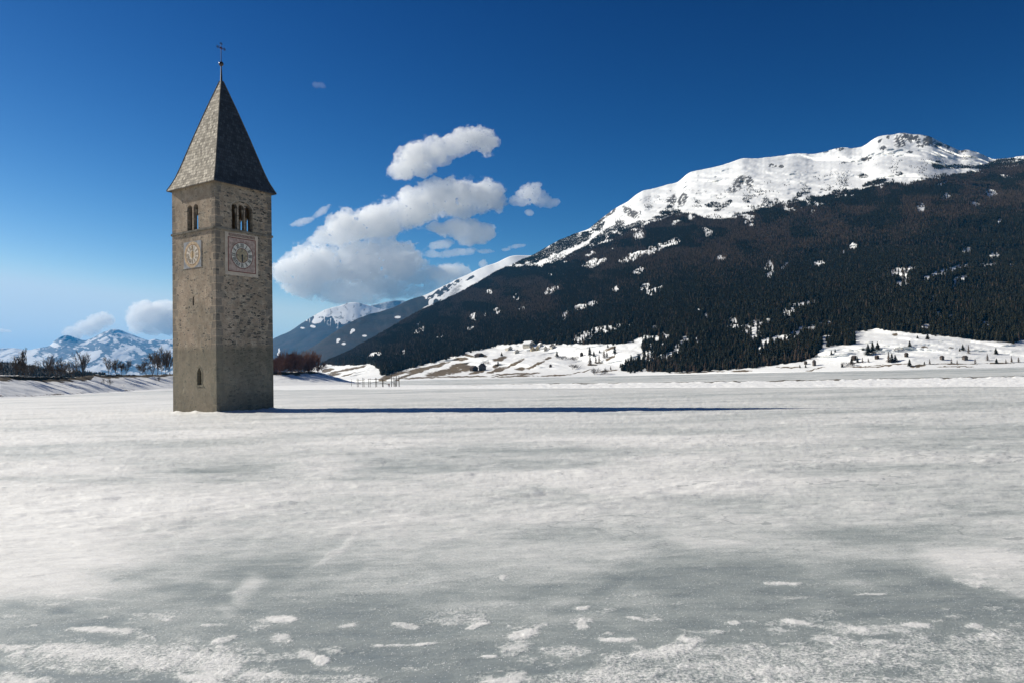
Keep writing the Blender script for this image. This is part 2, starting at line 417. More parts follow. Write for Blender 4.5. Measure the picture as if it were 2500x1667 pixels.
CLEAR = [(1160, 771, 9, 7, -30), (1213, 758, 7, 6), (1185, 767, 3, 2), (1276, 751, 7, 3, -15), (1262, 724, 7, 6, -30), (1024, 790, 3, 9, 10), (1022, 807, 10, 4, -30), (1030, 800, 6, 5), (1068, 820, 3, 3), (1081, 821, 3, 2), (1150, 800, 8, 3, -15), (913, 865, 14, 4, -22), (925, 861, 6, 3), (987, 858, 3, 5), (967, 864, 3, 2), (970, 785, 4, 2),
         (1345, 707, 14, 6, -25), (1355, 702, 10, 3, -25), (1380, 770, 6, 12, 20), (1418, 749, 14, 5, -15), (1446, 740, 12, 5, -10), (1505, 704, 7, 4), (1575, 700, 12, 6, -30), (1600, 708, 22, 4, -25), (1195, 712, 8, 4),
         (1878, 655, 10, 18, 0), (1916, 648, 4, 12, 40), (2003, 641, 14, 5, -8), (2085, 599, 8, 6, -20), (2060, 613, 3, 5), (2197, 664, 20, 9, 0), (2205, 688, 16, 6, -28), (2225, 655, 9, 4, -10), (2260, 680, 16, 4, -20), (2295, 665, 26, 5, -20), (2340, 652, 30, 4, -14), (2345, 679, 16, 5, -20), (2362, 610, 8, 7), (2430, 628, 9, 10), (2412, 645, 22, 3, -4), (2470, 648, 5, 4), (2442, 538, 4, 5), (2330, 705, 4, 10), (2275, 735, 4, 14, 20), (2293, 765, 8, 3), (2325, 768, 8, 3), (2340, 767, 5, 2), (2258, 797, 12, 6, -10), (2400, 790, 20, 5), (2380, 497, 10, 3), (2250, 505, 8, 8),
         (1930, 752, 14, 12, -20), (1950, 744, 12, 6, -25), (1976, 737, 18, 4, -18), (1922, 770, 8, 8), (1845, 790, 16, 8, -15), (1870, 783, 12, 5, -10), (1822, 800, 14, 7), (1838, 812, 16, 9), (1790, 797, 18, 4), (1880, 830, 22, 6, -15), (1915, 822, 20, 5, -15), (1943, 815, 12, 8, -30), (1858, 850, 5, 12, 30), (1970, 798, 16, 4, -10), (1630, 822, 5, 7), (1622, 816, 8, 4), (1640, 862, 14, 4, -15), (1618, 870, 8, 4), (1605, 829, 5, 7), (1618, 842, 4, 7), (1702, 835, 4, 10), (1725, 768, 3, 4), (1708, 758, 6, 2), (1730, 834, 4, 3), (1672, 830, 10, 9, -40), (1655, 846, 6, 6), (1790, 780, 9, 4), (2018, 788, 14, 2, -5), (1985, 800, 8, 5), (1600, 800, 6, 4),
         (1445, 812, 42, 8, -18), (1490, 801, 28, 6, -14), (1545, 790, 8, 2), (1572, 826, 22, 4, -12),
         (1560, 660, 12, 5, -25), (1450, 640, 25, 7, -20), (1600, 605, 26, 6, -20), (1545, 625, 30, 6, -22), (1730, 565, 10, 5), (1640, 590, 20, 5, -20), (1830, 540, 10, 5), (1880, 645, 4, 8), (1760, 628, 8, 3), (2310, 480, 12, 4), (2420, 470, 14, 6)]
ROCK_SHADE_A = [(2196, 345, 12, 14, 25), (2210, 336, 8, 10), (2225, 340, 5, 9), (2268, 345, 14, 10, 25), (2240, 340, 6, 10, -25), (2293, 356, 8, 5), (2312, 358, 6, 4), (2148, 347, 8, 3, -20), (2170, 336, 5, 4), (2155, 362, 7, 5), (2245, 357, 8, 3), (2115, 391, 9, 4), (2122, 387, 8, 3), (1800, 450, 22, 10, -50), (1830, 445, 8, 14, -20), (1640, 492, 10, 16, 15), (1668, 490, 8, 14, 30), (1540, 520, 18, 8, 30), (1490, 520, 14, 4, -45), (1470, 534, 10, 4, -42), (1885, 405, 8, 4), (2052, 364, 10, 3), (1908, 407, 5, 3), (2350, 370, 10, 3), (2060, 398, 8, 3), (2220, 372, 8, 3)]  # rock outcrops, plus mid-slope patches that are mainly shadows painted dark
GRASS_A = [(835, 904, 40, 2.6, -12), (872, 897, 26, 2.4, -14), (812, 914, 22, 3, -8), (850, 914, 20, 1.5, -16), (800, 903, 16, 4, -10), (1100, 905, 60, 9, -10), (1020, 903, 28, 6, -12), (960, 915, 40, 5, -18), (1000, 915, 40, 3, -20), (1060, 893, 40, 4, -14), (1120, 892, 26, 5, -12), (1125, 876, 18, 4, -5), (1080, 910, 40, 5, -10), (1165, 908, 22, 3, -10), (1215, 903, 26, 5, -16), (1222, 875, 18, 5, -15), (1250, 890, 14, 3, -30), (1268, 880, 14, 3, -25), (1270, 900, 14, 4, 0), (1310, 890, 26, 3, -25), (1335, 874, 10, 2.5, -20), (1290, 912, 30, 2, -6), (1240, 913, 40, 2.0, -4), (1210, 893, 8, 6, 10), (1180, 868, 10, 3, 10), (1030, 922, 60, 2, -2), (1130, 919, 60, 2, -1), (1250, 918, 60, 1.6, -2), (1350, 916, 50, 1.6, -2), (1420, 907, 30, 1.2, -12), (1480, 905, 30, 1.4, -6), (1700, 908, 70, 1.6, -2), (1810, 905, 26, 2.5, -2), (1990, 901, 26, 1.5, -12), (2100, 895, 44, 1.6, 0), (2160, 893, 20, 2.0, -8), (2240, 893, 20, 2.5, -8), (2330, 888, 60, 1.3, 0), (2330, 894, 50, 1.2, 0), (2440, 886, 40, 1.3), (1925, 896, 30, 1.8), (1840, 889, 40, 1.5, -3), (1720, 885, 60, 1.2, 3), (2180, 889, 60, 1.0, -2), (2255, 847, 8, 2), (2320, 848, 8, 2), (2185, 817, 8, 4), (1490, 850, 16, 4, -20), (1488, 874, 14, 3, -30), (1445, 890, 12, 2.5), (1462, 885, 10, 2), (1140, 866, 20, 3, 15)]
def masks_a(px, py, W, v):
    wob = 7 * fbm(px / 26.0, py / 14.0, octaves=4, seed=5)
    wob2 = 3 * fbm(px / 12.0, py / 7.0, octaves=3, seed=8)
    up = sstep(-4, 4, py + wob - TREELINE(px)); dn = sstep(3, -3, py + wob2 - FOREST_BOTTOM(px + 9 * fbm(px / 9.0, py / 11.0, octaves=3, seed=14)))
    cl = blobs(px + wob2, py + wob2 * 0.5, [(c[0], c[1] + 3.5, c[2] * 1.25 + 1.2, c[3] * 1.05 + 4.6) + tuple(c[4:]) for c in CLEAR])
    cl = sstep(0.28, 0.5, cl * (0.72 + 0.75 * fbm(px / 7.0, py / 5.0, octaves=4, seed=78)))
    cl = np.maximum(cl, sstep(0.30, 0.42, fbm(px / 30.0, py / 16.0, octaves=4, seed=77)) * sstep(70, 10, py - TREELINE(px)) * (px > 1280))
    cor = blobs(px + wob2, py + wob2, [(1571, 868, 26, 40, 20)], 0.4) * (px < 1600)
    fo = up * dn * (1 - cl) * (1 - cor * (fbm(px / 12.0, py / 16.0, octaves=3, seed=19) > -0.15) * 0.95)
    fo = np.maximum(fo, blobs(px + wob2, py + wob2, [(1556, 895, 30, 9, -14), (1530, 900, 14, 5, -10)], 0.4))
    rn = fbm(px / 5.0 + py / 9.0, py / 5.0, octaves=4, seed=22, ridged=True)
    ro = blobs(px + wob2 * 1.6, py + wob2, [(r[0], r[1], r[2] * 1.25, r[3] * 1.25) + tuple(r[4:]) for r in ROCK_SHADE_A], 0.6) * (0.25 + 0.75 * sstep(-0.15, 0.35, rn)) + 0.25 * sstep(0.15, 0.5, fbm(px / 16.0, py / 10.0, octaves=4, seed=21)) * sstep(0.72, 0.85, v) * (py < TREELINE(px) - 20)  # real rock and painted slope shadows share this mask
    ga = blobs(px + wob2 * 1.5, py + wob2 * 0.6, GRASS_A, 0.5)
    ga = ga * (0.85 + 0.6 * fbm(px / 9.0 - py / 4.0, py / 3.0, octaves=3, seed=33, ridged=True))
    return dict(forest=fo, rock=ro, grass=np.clip(ga, 0, 1))  # rock: outcrops plus painted slope shadows
M_TERR_A = make_terrain('near_mountain_snow', (0.020, 0.022, 0.018), (0.045, 0.036, 0.028), 0.012, sdist=2.0)
xsA = np.arange(700, 2951, 2.5)
MA = mountain('near_mountain', M_TERR_A, xsA, SKY_A, FOOT_A, D0_A, D1_A, 300,
              [(520, 120, False), (200, 52, True), (70, 20, True), (26, 7, True)], 3, masks_a, jag=1.5)

# middle ridge with the snow crest, farther dome, faint ridge
M_TERR_B = make_terrain('middle_ridge_snow', (0.020, 0.023, 0.020), (0.042, 0.034, 0.028), 0.004, sdist=6.0)
SKY_B2 = [(640, 915), (766, 845), (836, 798), (870, 779), (907, 766), (942, 757), (963, 750), (991, 736), (1010, 728), (1038, 721), (1055, 712), (1078, 701), (1117, 681), (1145, 670), (1167, 658), (1201, 645), (1218, 639), (1243, 627), (1257, 624), (1297, 624), (1400, 600), (1500, 610)]
def masks_b2(px, py, W, v):
    wob = 6 * fbm(px / 20.0, py / 12.0, octaves=4, seed=15)
    line = interp([(640, 700), (1000, 718), (1030, 722), (1060, 735), (1100, 724), (1140, 705), (1300, 650), (1500, 640)])(px)
    fo = sstep(-5, 5, py + 1.7 * wob + 5 * fbm(px / 5.0, py / 5.0, octaves=3, seed=17) - line)
    fo = np.maximum(fo, sstep(0.35, 0.6, blobs(px, py, [(1085, 708, 30, 9, -32), (1060, 722, 22, 7, -25), (1115, 690, 16, 5, -35), (1150, 678, 14, 3, -30)], 0.6) * (0.7 + 0.9 * fbm(px / 5.0, py / 4.0, octaves=3, seed=18))))
    cl = blobs(px + wob * 0.4, py + wob * 0.3, [(970, 774, 8, 3), (861, 807, 5, 5), (858, 812, 3, 5), (826, 829, 5, 3), (824, 833, 3, 4), (1040, 752, 20, 3, -25), (1075, 738, 22, 3, -32), (1090, 728, 18, 4, -32), (1052, 738, 6, 8, 20), (890, 820, 6, 2), (838, 838, 5, 3)])
    return dict(forest=fo * (1 - cl), rock=0.5 * blobs(px, py, [(1110, 712, 20, 8, -35), (1120, 700, 10, 5)], 0.5))
MB2 = mountain('middle_ridge', M_TERR_B, np.arange(640, 1501, 3.0), SKY_B2, [(640, 926), (1500, 915)], [(640, 3600), (900, 4200), (1500, 5000)], [(640, 4600), (900, 6200), (1150, 7000), (1500, 7000)], 150,
               [(1200, 160, True), (300, 36, True)], 103, masks_b2, jag=1.0)
SKY_B1 = [(420, 915), (520, 905), (600, 868), (640, 845), (668, 826), (710, 808), (738, 788), (761, 774), (775, 766), (794, 756), (822, 749), (850, 740), (867, 738), (887, 743), (921, 753), (940, 757), (1050, 775), (1150, 800)]
def masks_b1(px, py, W, v):
    wob = 9 * fbm(px / 14.0, py / 22.0, octaves=4, seed=25)
    line = interp([(400, 700), (760, 772), (790, 768), (820, 782), (850, 790), (880, 784), (930, 770), (1150, 780)])(px)
    fo = sstep(-6, 6, py + wob - line)
    cl = blobs(px + wob * 0.3, py + wob * 0.3, [(738, 800, 5, 2), (775, 783, 14, 6, -20), (681, 856, 3, 6), (680, 862, 3, 6), (765, 798, 6, 3)])
    st = sstep(0.1, 0.4, fbm(px / 4.0, py / 14.0, octaves=3, seed=29)) * sstep(40, 5, py - line)
    return dict(forest=fo * (1 - np.maximum(cl, 0.7 * st)), rock=0.55 * sstep(0.1, 0.4, fbm(px / 8.0, py / 7.0, octaves=3, seed=30)) * (1 - fo))
MB1 = mountain('far_dome_mountain', M_TERR_B, np.arange(420, 1151, 3.0), SKY_B1, [(420, 932), (1150, 918)], [(420, 7500), (1150, 8000)], [(420, 9500), (860, 12200), (1150, 12500)], 120,
               [(1500, 200, True), (400, 60, True)], 203, masks_b1, jag=1.0)
MB0 = mountain('faint_far_ridge', M_TERR_B, np.arange(820, 1101, 4.0), [(820, 790), (880, 758), (909, 745), (935, 740), (950, 736), (963, 734), (985, 734), (1000, 739), (1040, 752), (1100, 775)], [(820, 850), (1100, 850)], [(820, 15000), (1100, 15000)], [(820, 17000), (1100, 17000)], 60,
               [(1500, 250, True)], 303, lambda px, py, W, v: dict(forest=0 * px, rock=0.62 + 0.2 * fbm(px / 12, py / 10, octaves=3, seed=4)))
SKY_E = [(-420, 870), (-250, 852), (-100, 858), (0, 850), (30, 849), (41, 849), (69, 855), (95, 848), (119, 846), (128, 837), (137, 829), (146, 823), (155, 819), (164, 817), (178, 822), (190, 826), (207, 832), (222, 827), (236, 820), (250, 812), (262, 808), (275, 803), (283, 804), (296, 806), (310, 812), (330, 820), (345, 826), (365, 833), (370, 830), (375, 826), (390, 831), (410, 829), (421, 828), (470, 836), (560, 852), (680, 870)]
def masks_e(px, py, W, v):
    d = 0.55 * px + py
    n = fbm((px + 1.7 * py) / 34.0, (py * 1.0 - 0.45 * px) / 16.0, octaves=5, seed=41)
    dark = sstep(-0.10, 0.12, n + 0.20 + 0.25 * (blobs(px, py, [(300, 850, 70, 35), (230, 850, 60, 26), (340, 870, 60, 40), (150, 840, 40, 30)], 0.6) - 0.5))
    br = blobs(px, py, [(300, 814, 26, 5, 22), (330, 826, 22, 4, 25), (355, 833, 14, 3, 15), (240, 822, 26, 3, -28), (292, 868, 30, 12, -25), (250, 890, 40, 12, -25), (200, 842, 20, 4, -25), (190, 872, 40, 8, -15), (60, 870, 60, 14), (20, 858, 40, 8), (70, 892, 50, 8, -5), (282, 829, 5, 8, 15), (395, 850, 20, 10)], 0.6)
    stk = fbm((px + 1.3 * py) / 15.0, (py - 0.5 * px) / 4.5, octaves=5, seed=44, gain=0.6)
    br = br * (0.15 + 1.1 * sstep(-0.35, 0.30, stk))
    dark = dark * (1 - 0.75 * sstep(0.18, 0.42, fbm((px + 1.3 * py) / 11.0, (py - 0.5 * px) / 3.5, octaves=5, seed=46, gain=0.6)))
    return dict(forest=0 * px, rock=np.clip(0.85 * dark - 0.85 * br, 0, 1))
M_TERR_E = make_terrain('far_left_massif_snow', (0.05, 0.06, 0.07), (0.05, 0.06, 0.07), 0.003, rockcol=(0.13, 0.155, 0.19), sdist=12.0)
ME = mountain('far_left_massif', M_TERR_E, np.arange(-420, 681, 3.0), SKY_E, [(-420, 950), (0, 940), (680, 926)], [(-420, 13000), (680, 13000)], [(-420, 16500), (164, 18000), (275, 19000), (680, 19500)], 130,
              [(2400, 480, True), (740, 170, True), (230, 50, True)], 403, masks_e, jag=0.8)
# low wooded hill behind the left bank
M_TERR_H = make_terrain('wooded_hill_ground', (0.010, 0.011, 0.012), (0.02, 0.018, 0.016), 0.02, sdist=2.0)
MH = mountain('low_wooded_hill', M_TERR_H, np.arange(-420, 260, 3.0), [(-420, 872), (-150, 876), (0, 883), (40, 885), (85, 892), (110, 901), (180, 906), (260, 912)], [(-420, 945), (260, 926)], [(-420, 800), (260, 800)], [(-420, 1150), (260, 1150)], 50,
              [(60, 14, True)], 503, lambda px, py, W, v: dict(forest=np.clip(0.9 - blobs(px, py, [(172, 906, 10, 4), (330, 905, 60, 3)], 0.4), 0, 1) + 0 * px), jag=3.0)

# ------------------------------------------------------------------ left bank and knoll
def left_bank():
    X = np.arange(-420, 871, 2.0)
    rows_def = []
    foot_d = interp([(-420, 190), (0, 235), (200, 300), (421, 390), (660, 505), (855, 535), (871, 540)])(X)
    base_y = interp([(-420, 988), (0, 968), (120, 966), (200, 960), (300, 954), (421, 947), (540, 940), (660, 934.5), (760, 932.5), (820, 934), (871, 936)])(X)
    base_d = interp([(-420, 200), (0, 246), (200, 314), (421, 408), (660, 522), (855, 545), (871, 548)])(X)
    crest_y = interp([(-420, 910), (-200, 914), (0, 917.5), (85, 921), (150, 921.5), (200, 919), (230, 914.5), (330, 916), (380, 914), (421, 913), (540, 909), (640, 909), (700, 908), (762, 907), (772, 908), (790, 914), (830, 926.5), (850, 932), (871, 935.5)])(X)
    crest_d = interp([(-420, 245), (0, 298), (200, 368), (421, 462), (660, 560), (760, 568), (855, 553), (871, 552)])(X)
    foot = ground(X, np.full_like(X, 950.0)); 
    # exact foot: depth foot_d on the ice
    fx = at(X, base_y, foot_d)[:, 0]
    footp = np.stack([fx, foot_d, np.full_like(fx, -0.25)], -1)
    bp = at(X, base_y, base_d); c = at(X, crest_y, crest_d)
    bp[:, 2] = np.maximum(bp[:, 2], 0.15)
    c[:, 2] = np.maximum(c[:, 2], bp[:, 2] + 0.05)
    plat1 = c + np.stack([0 * fx, 0 * fx + 12, 0 * fx + 0.25], -1)
    far_z = interp([(-420, 2), (600, 2), (780, 0.5), (871, -0.5)])(X)
    plat2 = np.stack([c[:, 0] * 1.5, c[:, 1] * 1.5 + 40, np.minimum(c[:, 2] * 0.5 + far_z, c[:, 2] + 1.0)], -1)
    plat3 = np.stack([c[:, 0] * 2.6, c[:, 1] * 2.6 + 40, np.full_like(fx, -3.0)], -1)
    key = [footp, bp, c, plat1, plat2, plat3]; cnt = [10, 46, 8, 8, 6, 1]
    rows, vv = [], []
    for i in range(5):
        for k in range(cnt[i]):
            t = k / cnt[i]
            s = t if i != 1 else 0.75 * t + 0.25 * t * t * (3 - 2 * t)
            rows.append(key[i] * (1 - s) + key[i + 1] * s); vv.append(i + t)
    rows.append(key[5]); vv.append(5.0)
    W = np.stack(rows); vv = np.array(vv)[:, None] + 0 * W[..., 0]
    env = sstep(0.6, 1.3, vv) * sstep(3.5, 2.6, vv)
    W[..., 2] += env * (0.55 * fbm(W[..., 0] / 9.0, W[..., 1] / 9.0, octaves=5, seed=61) + 0.5 * fbm(W[..., 0] / 3.0, W[..., 1] / 3.0, octaves=3, seed=62) * sstep(1.6, 2.0, vv))
    px = np.broadcast_to(X, vv.shape)
    n = fbm(W[..., 0] / 5.0, W[..., 1] / 5.0, octaves=4, seed=63); n2 = fbm(W[..., 0] / 14.0, W[..., 1] / 14.0, octaves=3, seed=64)
    width = interp([(-420, 0.30), (0, 0.26), (220, 0.30), (232, 0.10), (250, 0.24), (421, 0.16), (640, 0.2), (660, 0.35), (765, 0.30), (778, 0.1), (800, 0.02), (871, 0.0)])(px)
    ga = sstep(0.08, -0.06, np.abs(vv - 1.98) - width * (0.8 + 0.5 * n)) * (px < 800)
    ga = np.maximum(ga, 0.75 * sstep(0.1, 0.35, n2 + 0.3 * n) * sstep(1.15, 1.5, vv) * sstep(2.2, 1.9, vv) * sstep(640, 680, px) * sstep(790, 760, px))
    ga = np.maximum(ga, 0.8 * sstep(0.15, 0.3, fbm(W[..., 0] / 7.0, W[..., 1] / 1.2, octaves=3, seed=69)) * np.exp(-((vv - 1.05) / 0.08) ** 2) * (px < 330))
    ga = np.maximum(ga, sstep(0.0, 0.3, n) * np.exp(-((vv - 1.35) / 0.06) ** 2) * (px > 300) * (px < 360) * 0.9)
    ga = np.maximum(ga, sstep(0.05, 0.0, np.abs(vv - 1.9)) * (px > 790) * 0.9)
    attrs = dict(forest=0 * ga, rock=0 * ga, grass=np.clip(ga, 0, 1))
    g = Terrain(); g.X = X; g.W = W[:57]; g.py = to_px(W[:57])[1]
    mt = make_terrain('bank_snow_and_grass', (0, 0, 0), (0, 0, 0), 0.15, grass=(0.085, 0.065, 0.04), snowbump=0.4, sdist=0.5)
    g.ob = tag(fast_mesh('snowy_lake_bank', W.reshape(-1, 3), grid_quads(W.shape[0], len(X)), mt, True, attrs), kind='structure')
    return g
BANK = left_bank()

YAW = R(32.4); S = 8.1; HS = S / 2        # where the tower stands
TN = np.array([-33.62, 87.4, 0.0])
TC = TN + S / 2 * np.array([math.sin(YAW) - math.cos(YAW), math.cos(YAW) + math.sin(YAW), 0])

# ------------------------------------------------------------------ frozen lake
def lake():
    A = np.concatenate([np.linspace(-1.1, -0.70, 60)[:-1], np.linspace(-0.70, 0.70, 1240), np.linspace(0.70, 1.1, 60)[1:]])
    p = np.concatenate([np.arange(3200, 900, -46.0), np.arange(900, 60, -1.9), np.arange(60, 2.2, -0.7)])      # rows get wider apart with distance
    rr = CAMH * F / p
    rr = np.concatenate([rr, [3800.0, 7000.0]])
    rad, ang = np.meshgrid(rr, A, indexing='ij')
    x = rad * np.tan(ang); y = rad + 0 * x
    px, py = to_px(np.stack([x, y, 0 * x], -1))
    Hh = py - to_px(np.stack([x, y * 0 + 1e7, 0 * x], -1))[1]
    wx = 0.5 * fbm(x / 1.3, y / 1.3, octaves=4, seed=71); wy = 0.35 * fbm(x / 1.3, y / 1.3, octaves=4, seed=72)
    big = fbm((x + 0.1 * y) / 16.0, (y) / 5.0, octaves=5, seed=73)
    mid = fbm((x + 0.12 * y) / 4.5, y / 1.7, octaves=5, seed=74)
    fine = fbm(x / 0.5, y / 0.32, octaves=4, seed=75)
    far = fbm((x + 0.05 * y) / 120.0, y / 26.0, octaves=4, seed=76)
    # broad cover of old snow: thin near the shore in front, more farther out
    base = interp([(8.5, 0.14), (11, 0.22), (13.5, 0.38), (16, 0.53), (18.5, 0.63), (24, 0.66), (40, 0.635), (80, 0.68), (130, 0.62), (250, 0.60), (700, 0.58)])(y)
    leftish = sstep(500, 150, px)
    base = base + 0.30 * leftish * sstep(12, 13.5, y) * sstep(40, 18, y) + 0.12 * sstep(900, 300, px) * sstep(60, 100, y) * sstep(400, 150, y)
    base = base - 0.09 * sstep(1200, 2300, px) * sstep(16, 22, y)
    soft = fbm(x / 2.6 + wx, y / 1.9 + wy, octaves=6, seed=78, gain=0.6)
    s = base + 0.26 * soft * sstep(30, 14, y) + 0.20 * big * sstep(12, 20, y) + 0.15 * mid + 0.16 * far * sstep(60, 120, y) + 0.05 * fine
    # single drifts and bare ice patches as they lie on the lake
    PATCH = [(40, 1582, 62, 12), (200, 1592, 150, 22), (330, 1612, 120, 20), (440, 1598, 80, 13), (270, 1537, 110, 9), (60, 1660, 80, 18), (400, 1512, 26, 6), (545, 1562, 34, 9, -15), (530, 1525, 36, 6), (690, 1514, 58, 13), (760, 1604, 58, 12, 14), (840, 1632, 44, 9), (505, 1630, 74, 34, -20), (470, 1655, 60, 16), (630, 1650, 80, 14), (680, 1560, 30, 12), (860, 1531, 32, 6, -8), (995, 1525, 36, 6), (1160, 1531, 38, 7, -12), (1000, 1570, 80, 4, -4), (1190, 1602, 36, 4), (1225, 1652, 62, 18), (1308, 1544, 52, 13, -24), (1268, 1580, 40, 14, -12), (1402, 1526, 18, 12, -40), (1395, 1482, 22, 7), (1487, 1557, 40, 8), (1535, 1502, 22, 4), (1620, 1590, 90, 16, -10), (1690, 1562, 46, 14), (1805, 1517, 20, 5), (1955, 1518, 40, 6, 10), (2090, 1535, 60, 12, 10), (2220, 1524, 42, 8), (2390, 1532, 44, 8), (1240, 1412, 30, 6), (1900, 1425, 60, 6), (2120, 1448, 50, 3), (490, 1365, 30, 7, -4), (380, 1498, 24, 5)]
    gran = [(1700, 1610, 260, 34, -3), (1560, 1650, 320, 30, -5), (1840, 1590, 90, 22), (2060, 1600, 160, 40), (2250, 1585, 210, 46), (2430, 1590, 190, 60), (2100, 1640, 420, 40), (330, 1605, 300, 40), (700, 1660, 260, 14), (1400, 1590, 60, 12)]
    ddx = wx * 0 + 44 * fbm(x / 0.9, y / 0.9, octaves=5, seed=81); ddy = 9 * fbm(x / 0.7, y / 0.7, octaves=4, seed=82)
    near = y < 15
    pt = np.zeros_like(x); gr = np.zeros_like(x)
    qx, qy = px[near] + ddx[near], py[near] + ddy[near]
    nx_, ny_ = x[near], y[near]
    rag = 0.85 * fbm(nx_ / 0.30, ny_ / 0.34, octaves=6, seed=83, gain=0.68)
    pt[near] = sstep(0.25, 1.25, blobs(qx, qy, PATCH, 0.95) * 1.25 + rag)
    flk = sstep(0.16, 0.5, fbm(nx_ / 0.5 + 0.2 * ny_, ny_ / 0.36, octaves=5, seed=86, gain=0.66) + 0.25 * fbm(nx_ / 2.4, ny_ / 1.4, octaves=3, seed=87) - 0.012 * (ny_ - 10))
    pt[near] = np.maximum(pt[near], 0.62 * flk * sstep(14.5, 11.5, ny_))
    gr[near] = sstep(0.25, 0.80, blobs(qx, qy, gran, 0.9) + 0.7 * rag)
    crust = np.zeros_like(x); crust[near] = fbm(nx_ / 0.10, ny_ / 0.10, octaves=4, seed=84)
    s = np.maximum(s, (0.10 + 0.74 * pt) * (1 + 0.22 * crust))
    holes = np.zeros_like(x)
    holes[near] = blobs(qx, qy, [(1960, 1580, 70, 14, 20), (2030, 1545, 60, 10), (1760, 1605, 22, 8), (1590, 1570, 40, 7), (2180, 1640, 60, 12), (1640, 1645, 60, 6, -15), (2280, 1560, 26, 8)], 0.5)
    s = s + (0.36 + 0.22 * crust) * gr * (1 - holes) * (1 - pt)
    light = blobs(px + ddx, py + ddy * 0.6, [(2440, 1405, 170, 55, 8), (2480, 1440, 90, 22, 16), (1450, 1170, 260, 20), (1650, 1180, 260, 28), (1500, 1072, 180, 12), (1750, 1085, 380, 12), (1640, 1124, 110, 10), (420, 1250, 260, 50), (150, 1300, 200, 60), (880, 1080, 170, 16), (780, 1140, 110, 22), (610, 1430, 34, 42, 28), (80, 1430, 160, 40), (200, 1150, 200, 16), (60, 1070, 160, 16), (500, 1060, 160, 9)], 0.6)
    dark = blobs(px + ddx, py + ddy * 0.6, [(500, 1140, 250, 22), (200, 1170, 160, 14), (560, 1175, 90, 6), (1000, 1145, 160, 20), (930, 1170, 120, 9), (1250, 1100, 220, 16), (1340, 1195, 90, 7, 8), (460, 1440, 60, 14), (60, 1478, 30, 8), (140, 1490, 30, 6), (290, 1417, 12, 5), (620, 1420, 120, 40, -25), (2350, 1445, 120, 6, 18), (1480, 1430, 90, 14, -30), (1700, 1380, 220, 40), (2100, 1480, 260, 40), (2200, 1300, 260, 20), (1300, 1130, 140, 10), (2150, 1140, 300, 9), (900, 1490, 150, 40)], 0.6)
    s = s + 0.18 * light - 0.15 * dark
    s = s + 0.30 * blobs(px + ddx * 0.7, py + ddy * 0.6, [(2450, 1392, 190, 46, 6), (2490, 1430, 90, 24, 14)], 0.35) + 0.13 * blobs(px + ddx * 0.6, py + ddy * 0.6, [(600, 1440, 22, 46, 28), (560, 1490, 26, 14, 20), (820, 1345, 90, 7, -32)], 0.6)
    # ridges and old tracks frozen into the surface
    tr = np.zeros_like(x)
    for (x0, y0, x1, y1, w) in [(0, 1285, 700, 1232, 3.0), (100, 1225, 900, 1185, 2.0), (1150, 1215, 1330, 1200, 2.0), (1250, 1152, 1480, 1130, 2.0), (1560, 1122, 1830, 1088, 2.0), (2280, 1415, 2500, 1470, 5.0)]:
        dxl, dyl = x1 - x0, y1 - y0; L2 = dxl * dxl + dyl * dyl
        tt = np.clip(((px - x0) * dxl + (py - y0) * dyl) / L2, 0, 1)
        dd = np.hypot(px + ddx * 0.2 - x0 - tt * dxl, (py + ddy * 0.25 - y0 - tt * dyl) * 1.0)
        tr = np.maximum(tr, np.exp(-(dd / w) ** 2) * (0.4 + 0.6 * sstep(-0.4, 0.4, mid)))
    s = s - 0.09 * tr
    hh = np.clip(s, 0, 1)
    small = fbm(x / 0.9, y / 0.55, octaves=5, seed=85, gain=0.6)
    z = (0.005 + 0.027 * sstep(13, 20, y)) * sstep(0.25, 0.8, hh) * (1 + 0.5 * fine) + 0.012 * mid + 0.005 * fine - 0.006 * tr
    z = z + 0.035 * small * sstep(13, 22, y) * sstep(220, 90, y)
    z = z + 0.006 * crust * np.maximum(gr, pt)
    ca, sa = math.sin(YAW), math.cos(YAW)
    lx, ly = (x - TC[0]) * ca + (y - TC[1]) * sa, -(x - TC[0]) * sa + (y - TC[1]) * ca
    dt = np.maximum(np.maximum(np.abs(lx), np.abs(ly)) - HS, 0)
    z = z + 0.26 * np.exp(-dt / 0.7) * (0.6 + 0.8 * fbm(x / 0.8, y / 0.8, octaves=4, seed=90)) * (dt < 6)
    s = s + 0.2 * np.exp(-dt / 1.5) * (dt < 8)
    z = z + 0.06 * far * sstep(80, 140, y)
    z = z + 0.05 * sstep(0.1, 0.5, fbm(x / 2.2, y / 1.2, octaves=4, seed=89)) * sstep(14, 22, y) * sstep(160, 80, y)
    V = np.stack([x, y, z], -1)
    gr = np.maximum(gr, 2.6 * pt * (1 - pt))
    gr = np.maximum(gr, 0.26 * sstep(8, 11, y) * sstep(90, 25, y))
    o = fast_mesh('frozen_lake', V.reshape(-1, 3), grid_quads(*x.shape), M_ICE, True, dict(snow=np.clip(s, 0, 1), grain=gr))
    tag(o, kind='structure')
lake()

